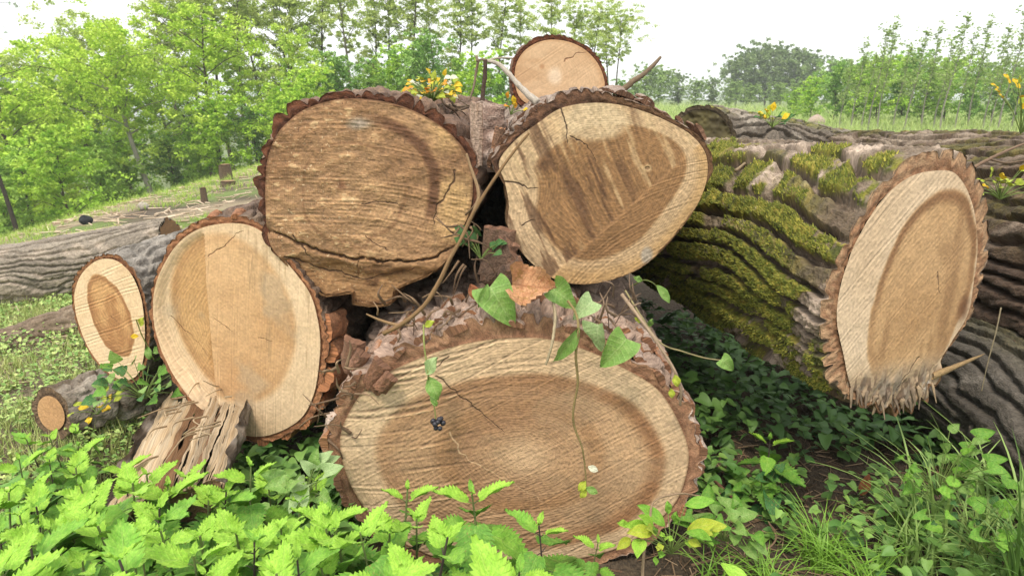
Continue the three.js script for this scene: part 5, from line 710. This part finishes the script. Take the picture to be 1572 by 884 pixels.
row('shrub', 'shrub', '# leafy bright shrub from the left along the foot of the woodland', 'shrubs along the foot of the woodland', shrub, [[20, 19, 250], [60, 21, 215], [112, 19, 195, 1], [165, 22, 210], [205, 26, 215], [270, 26, 205], [300, 24, 200], [345, 23, 150, 1], [395, 24, 165], [440, 23, 130, 1], [478, 22, 110, 1], [525, 25, 90], [570, 26, 105], [615, 27, 72], [655, 26, 58], [700, 27, 95], [735, 26, 82], [772, 27, 110], [820, 28, 120], [905, 30, 110], [950, 32, 125]], 8);
row('birch_sapling', 'tree', '# thin pale-stemmed young birch from the left beyond the right logs', 'young birches beyond the right logs', birch, [[1290, 25, 84], [1310, 24, 50, 1], [1324, 23, 70, 0], [1336, 24, 26, 2], [1350, 23, 16, 1], [1374, 25, 54], [1392, 24, 30, 0], [1418, 25, 24], [1436, 24, 50, 2], [1446, 23, 4, 0], [1470, 25, 34], [1490, 25, 14, 1], [1512, 24, 24], [1522, 23, 50, 1], [1536, 23, -4, 2], [1556, 24, 26], [1574, 23, 10, 1]], 9);
row('shrub', 'shrub', '# leafy shrub from the left among the young birches', 'shrubs among the young birches', shrub, [[1215, 36, 140], [1245, 34, 118], [1278, 32, 98], [1312, 31, 92], [1345, 30, 88], [1380, 31, 84], [1415, 30, 96], [1450, 31, 90], [1485, 29, 110, 2], [1520, 30, 112], [1555, 29, 100, 2], [1590, 29, 110]], 10);
row('far_tree', 'tree', '# hazy grey-green tree from the left on the far side of the meadow', 'hazy trees on the far side of the meadow', farTree, [[990, 62, 100, 0], [1012, 66, 106], [1040, 70, 112], [1066, 66, 122], [1092, 68, 120], [1120, 66, 124], [1128, 84, 88, 1], [1150, 84, 74, 1], [1172, 82, 68, 1], [1196, 84, 72, 1], [1220, 82, 76, 1], [1246, 80, 84, 1], [1270, 78, 92, 0], [1300, 74, 96, 0], [1150, 60, 130, 0], [1190, 58, 128, 0], [1225, 56, 122, 0], [970, 58, 128, 0], [1340, 74, 92, 0], [1390, 74, 90, 0], [1440, 74, 92, 0], [1500, 72, 94, 0], [1560, 70, 96, 0]], 11);
row('flecked_tree', 'tree', 'thin dark-trunked tree with pale grey-green leaves at the far left edge', undefined, [flecked], [[28, 17, -70]], 12);

// ---------------------------------------------------------------- stumps and stones on the cleared slope
function stump(label, px, py, w, hgt, seed) { const p = atGround(px, py), s = p.clone().sub(CAM).length() / F, r = w * s / 2, h = hgt * s, t = thing('tree_stump', label, 'stump'); part('bark', gridGeo(20, 6, (u, v) => { const a = -u * TAU, q = r * (1.25 - 0.25 * Math.pow(v, 0.5)) * (1 + 0.2 * (vnW(u * 9, v * 2, 9, seed) - 0.5)); return V3(Math.cos(a) * q, v * h, Math.sin(a) * q); }, true, () => lin([116, 98, 80])), barkMat, t); part('cut_top', gridGeo(20, 4, (u, v) => { const a = -u * TAU, q = r * Math.max(v, 0.02) * (1 + 0.2 * (vnW(u * 9, 2, 9, seed) - 0.5)); return V3(Math.cos(a) * q, h + 0.004 + 0.01 * vn(u * 9, v * 4, 3), Math.sin(a) * q); }, true, (u, v) => lin(mix3([190, 156, 118], [150, 118, 88], vn(v * 9, u * 4, 5)))), rimMat, t); t.position.copy(p); t.position.y -= 0.02; return t; }
stump('squat brown stump high on the cleared slope beside the upper left log', 387, 258, 16, 14, 3); stump('pale stump upper middle of the cleared slope', 347, 276, 15, 22, 4); stump('dark low stump below the pale stump on the slope', 350, 286, 20, 8, 5); stump('thin post-like stump in the middle of the cleared slope', 314, 312, 8, 22, 6);
function stone(name, label, px, py, w, col, seed) { const p = atGround(px, py), s = p.clone().sub(CAM).length() / F * w / 2, t = thing(name, label, 'stone'); const g = gridGeo(24, 14, (u, v) => { const a = -u * TAU, b = (v - 0.5) * Math.PI, q = s * (1 + 0.3 * (vnW(u * 6, v * 4, 6, seed) - 0.5)); return V3(Math.cos(a) * Math.cos(b) * q, (Math.sin(b) * 0.85 + 0.6) * q, Math.sin(a) * Math.cos(b) * q); }, true, () => lin(col)); part('body', g, barkMat, t); t.position.copy(p); return t; }
stone('dark_stone', 'small black rounded stone at the foot of the shrubs on the left', 132, 344, 15, [44, 46, 52], 3);
stone('pale_stone', 'pale stone on the slope above the grey log at the left', 220, 322, 13, [206, 198, 186], 4);
stone('pale_stone', 'pinkish pale stone on the meadow beyond the mossy log', 1252, 196, 22, [206, 186, 172], 5);

// ---------------------------------------------------------------- render
const renderer = new THREE.WebGLRenderer({ antialias: true });
renderer.toneMapping = THREE.LinearToneMapping;
renderer.toneMappingExposure = EXPOSURE;
renderer.shadowMap.enabled = true; renderer.shadowMap.type = THREE.PCFSoftShadowMap;
renderer.setSize(1024, 575);
renderer.render(scene, camera);
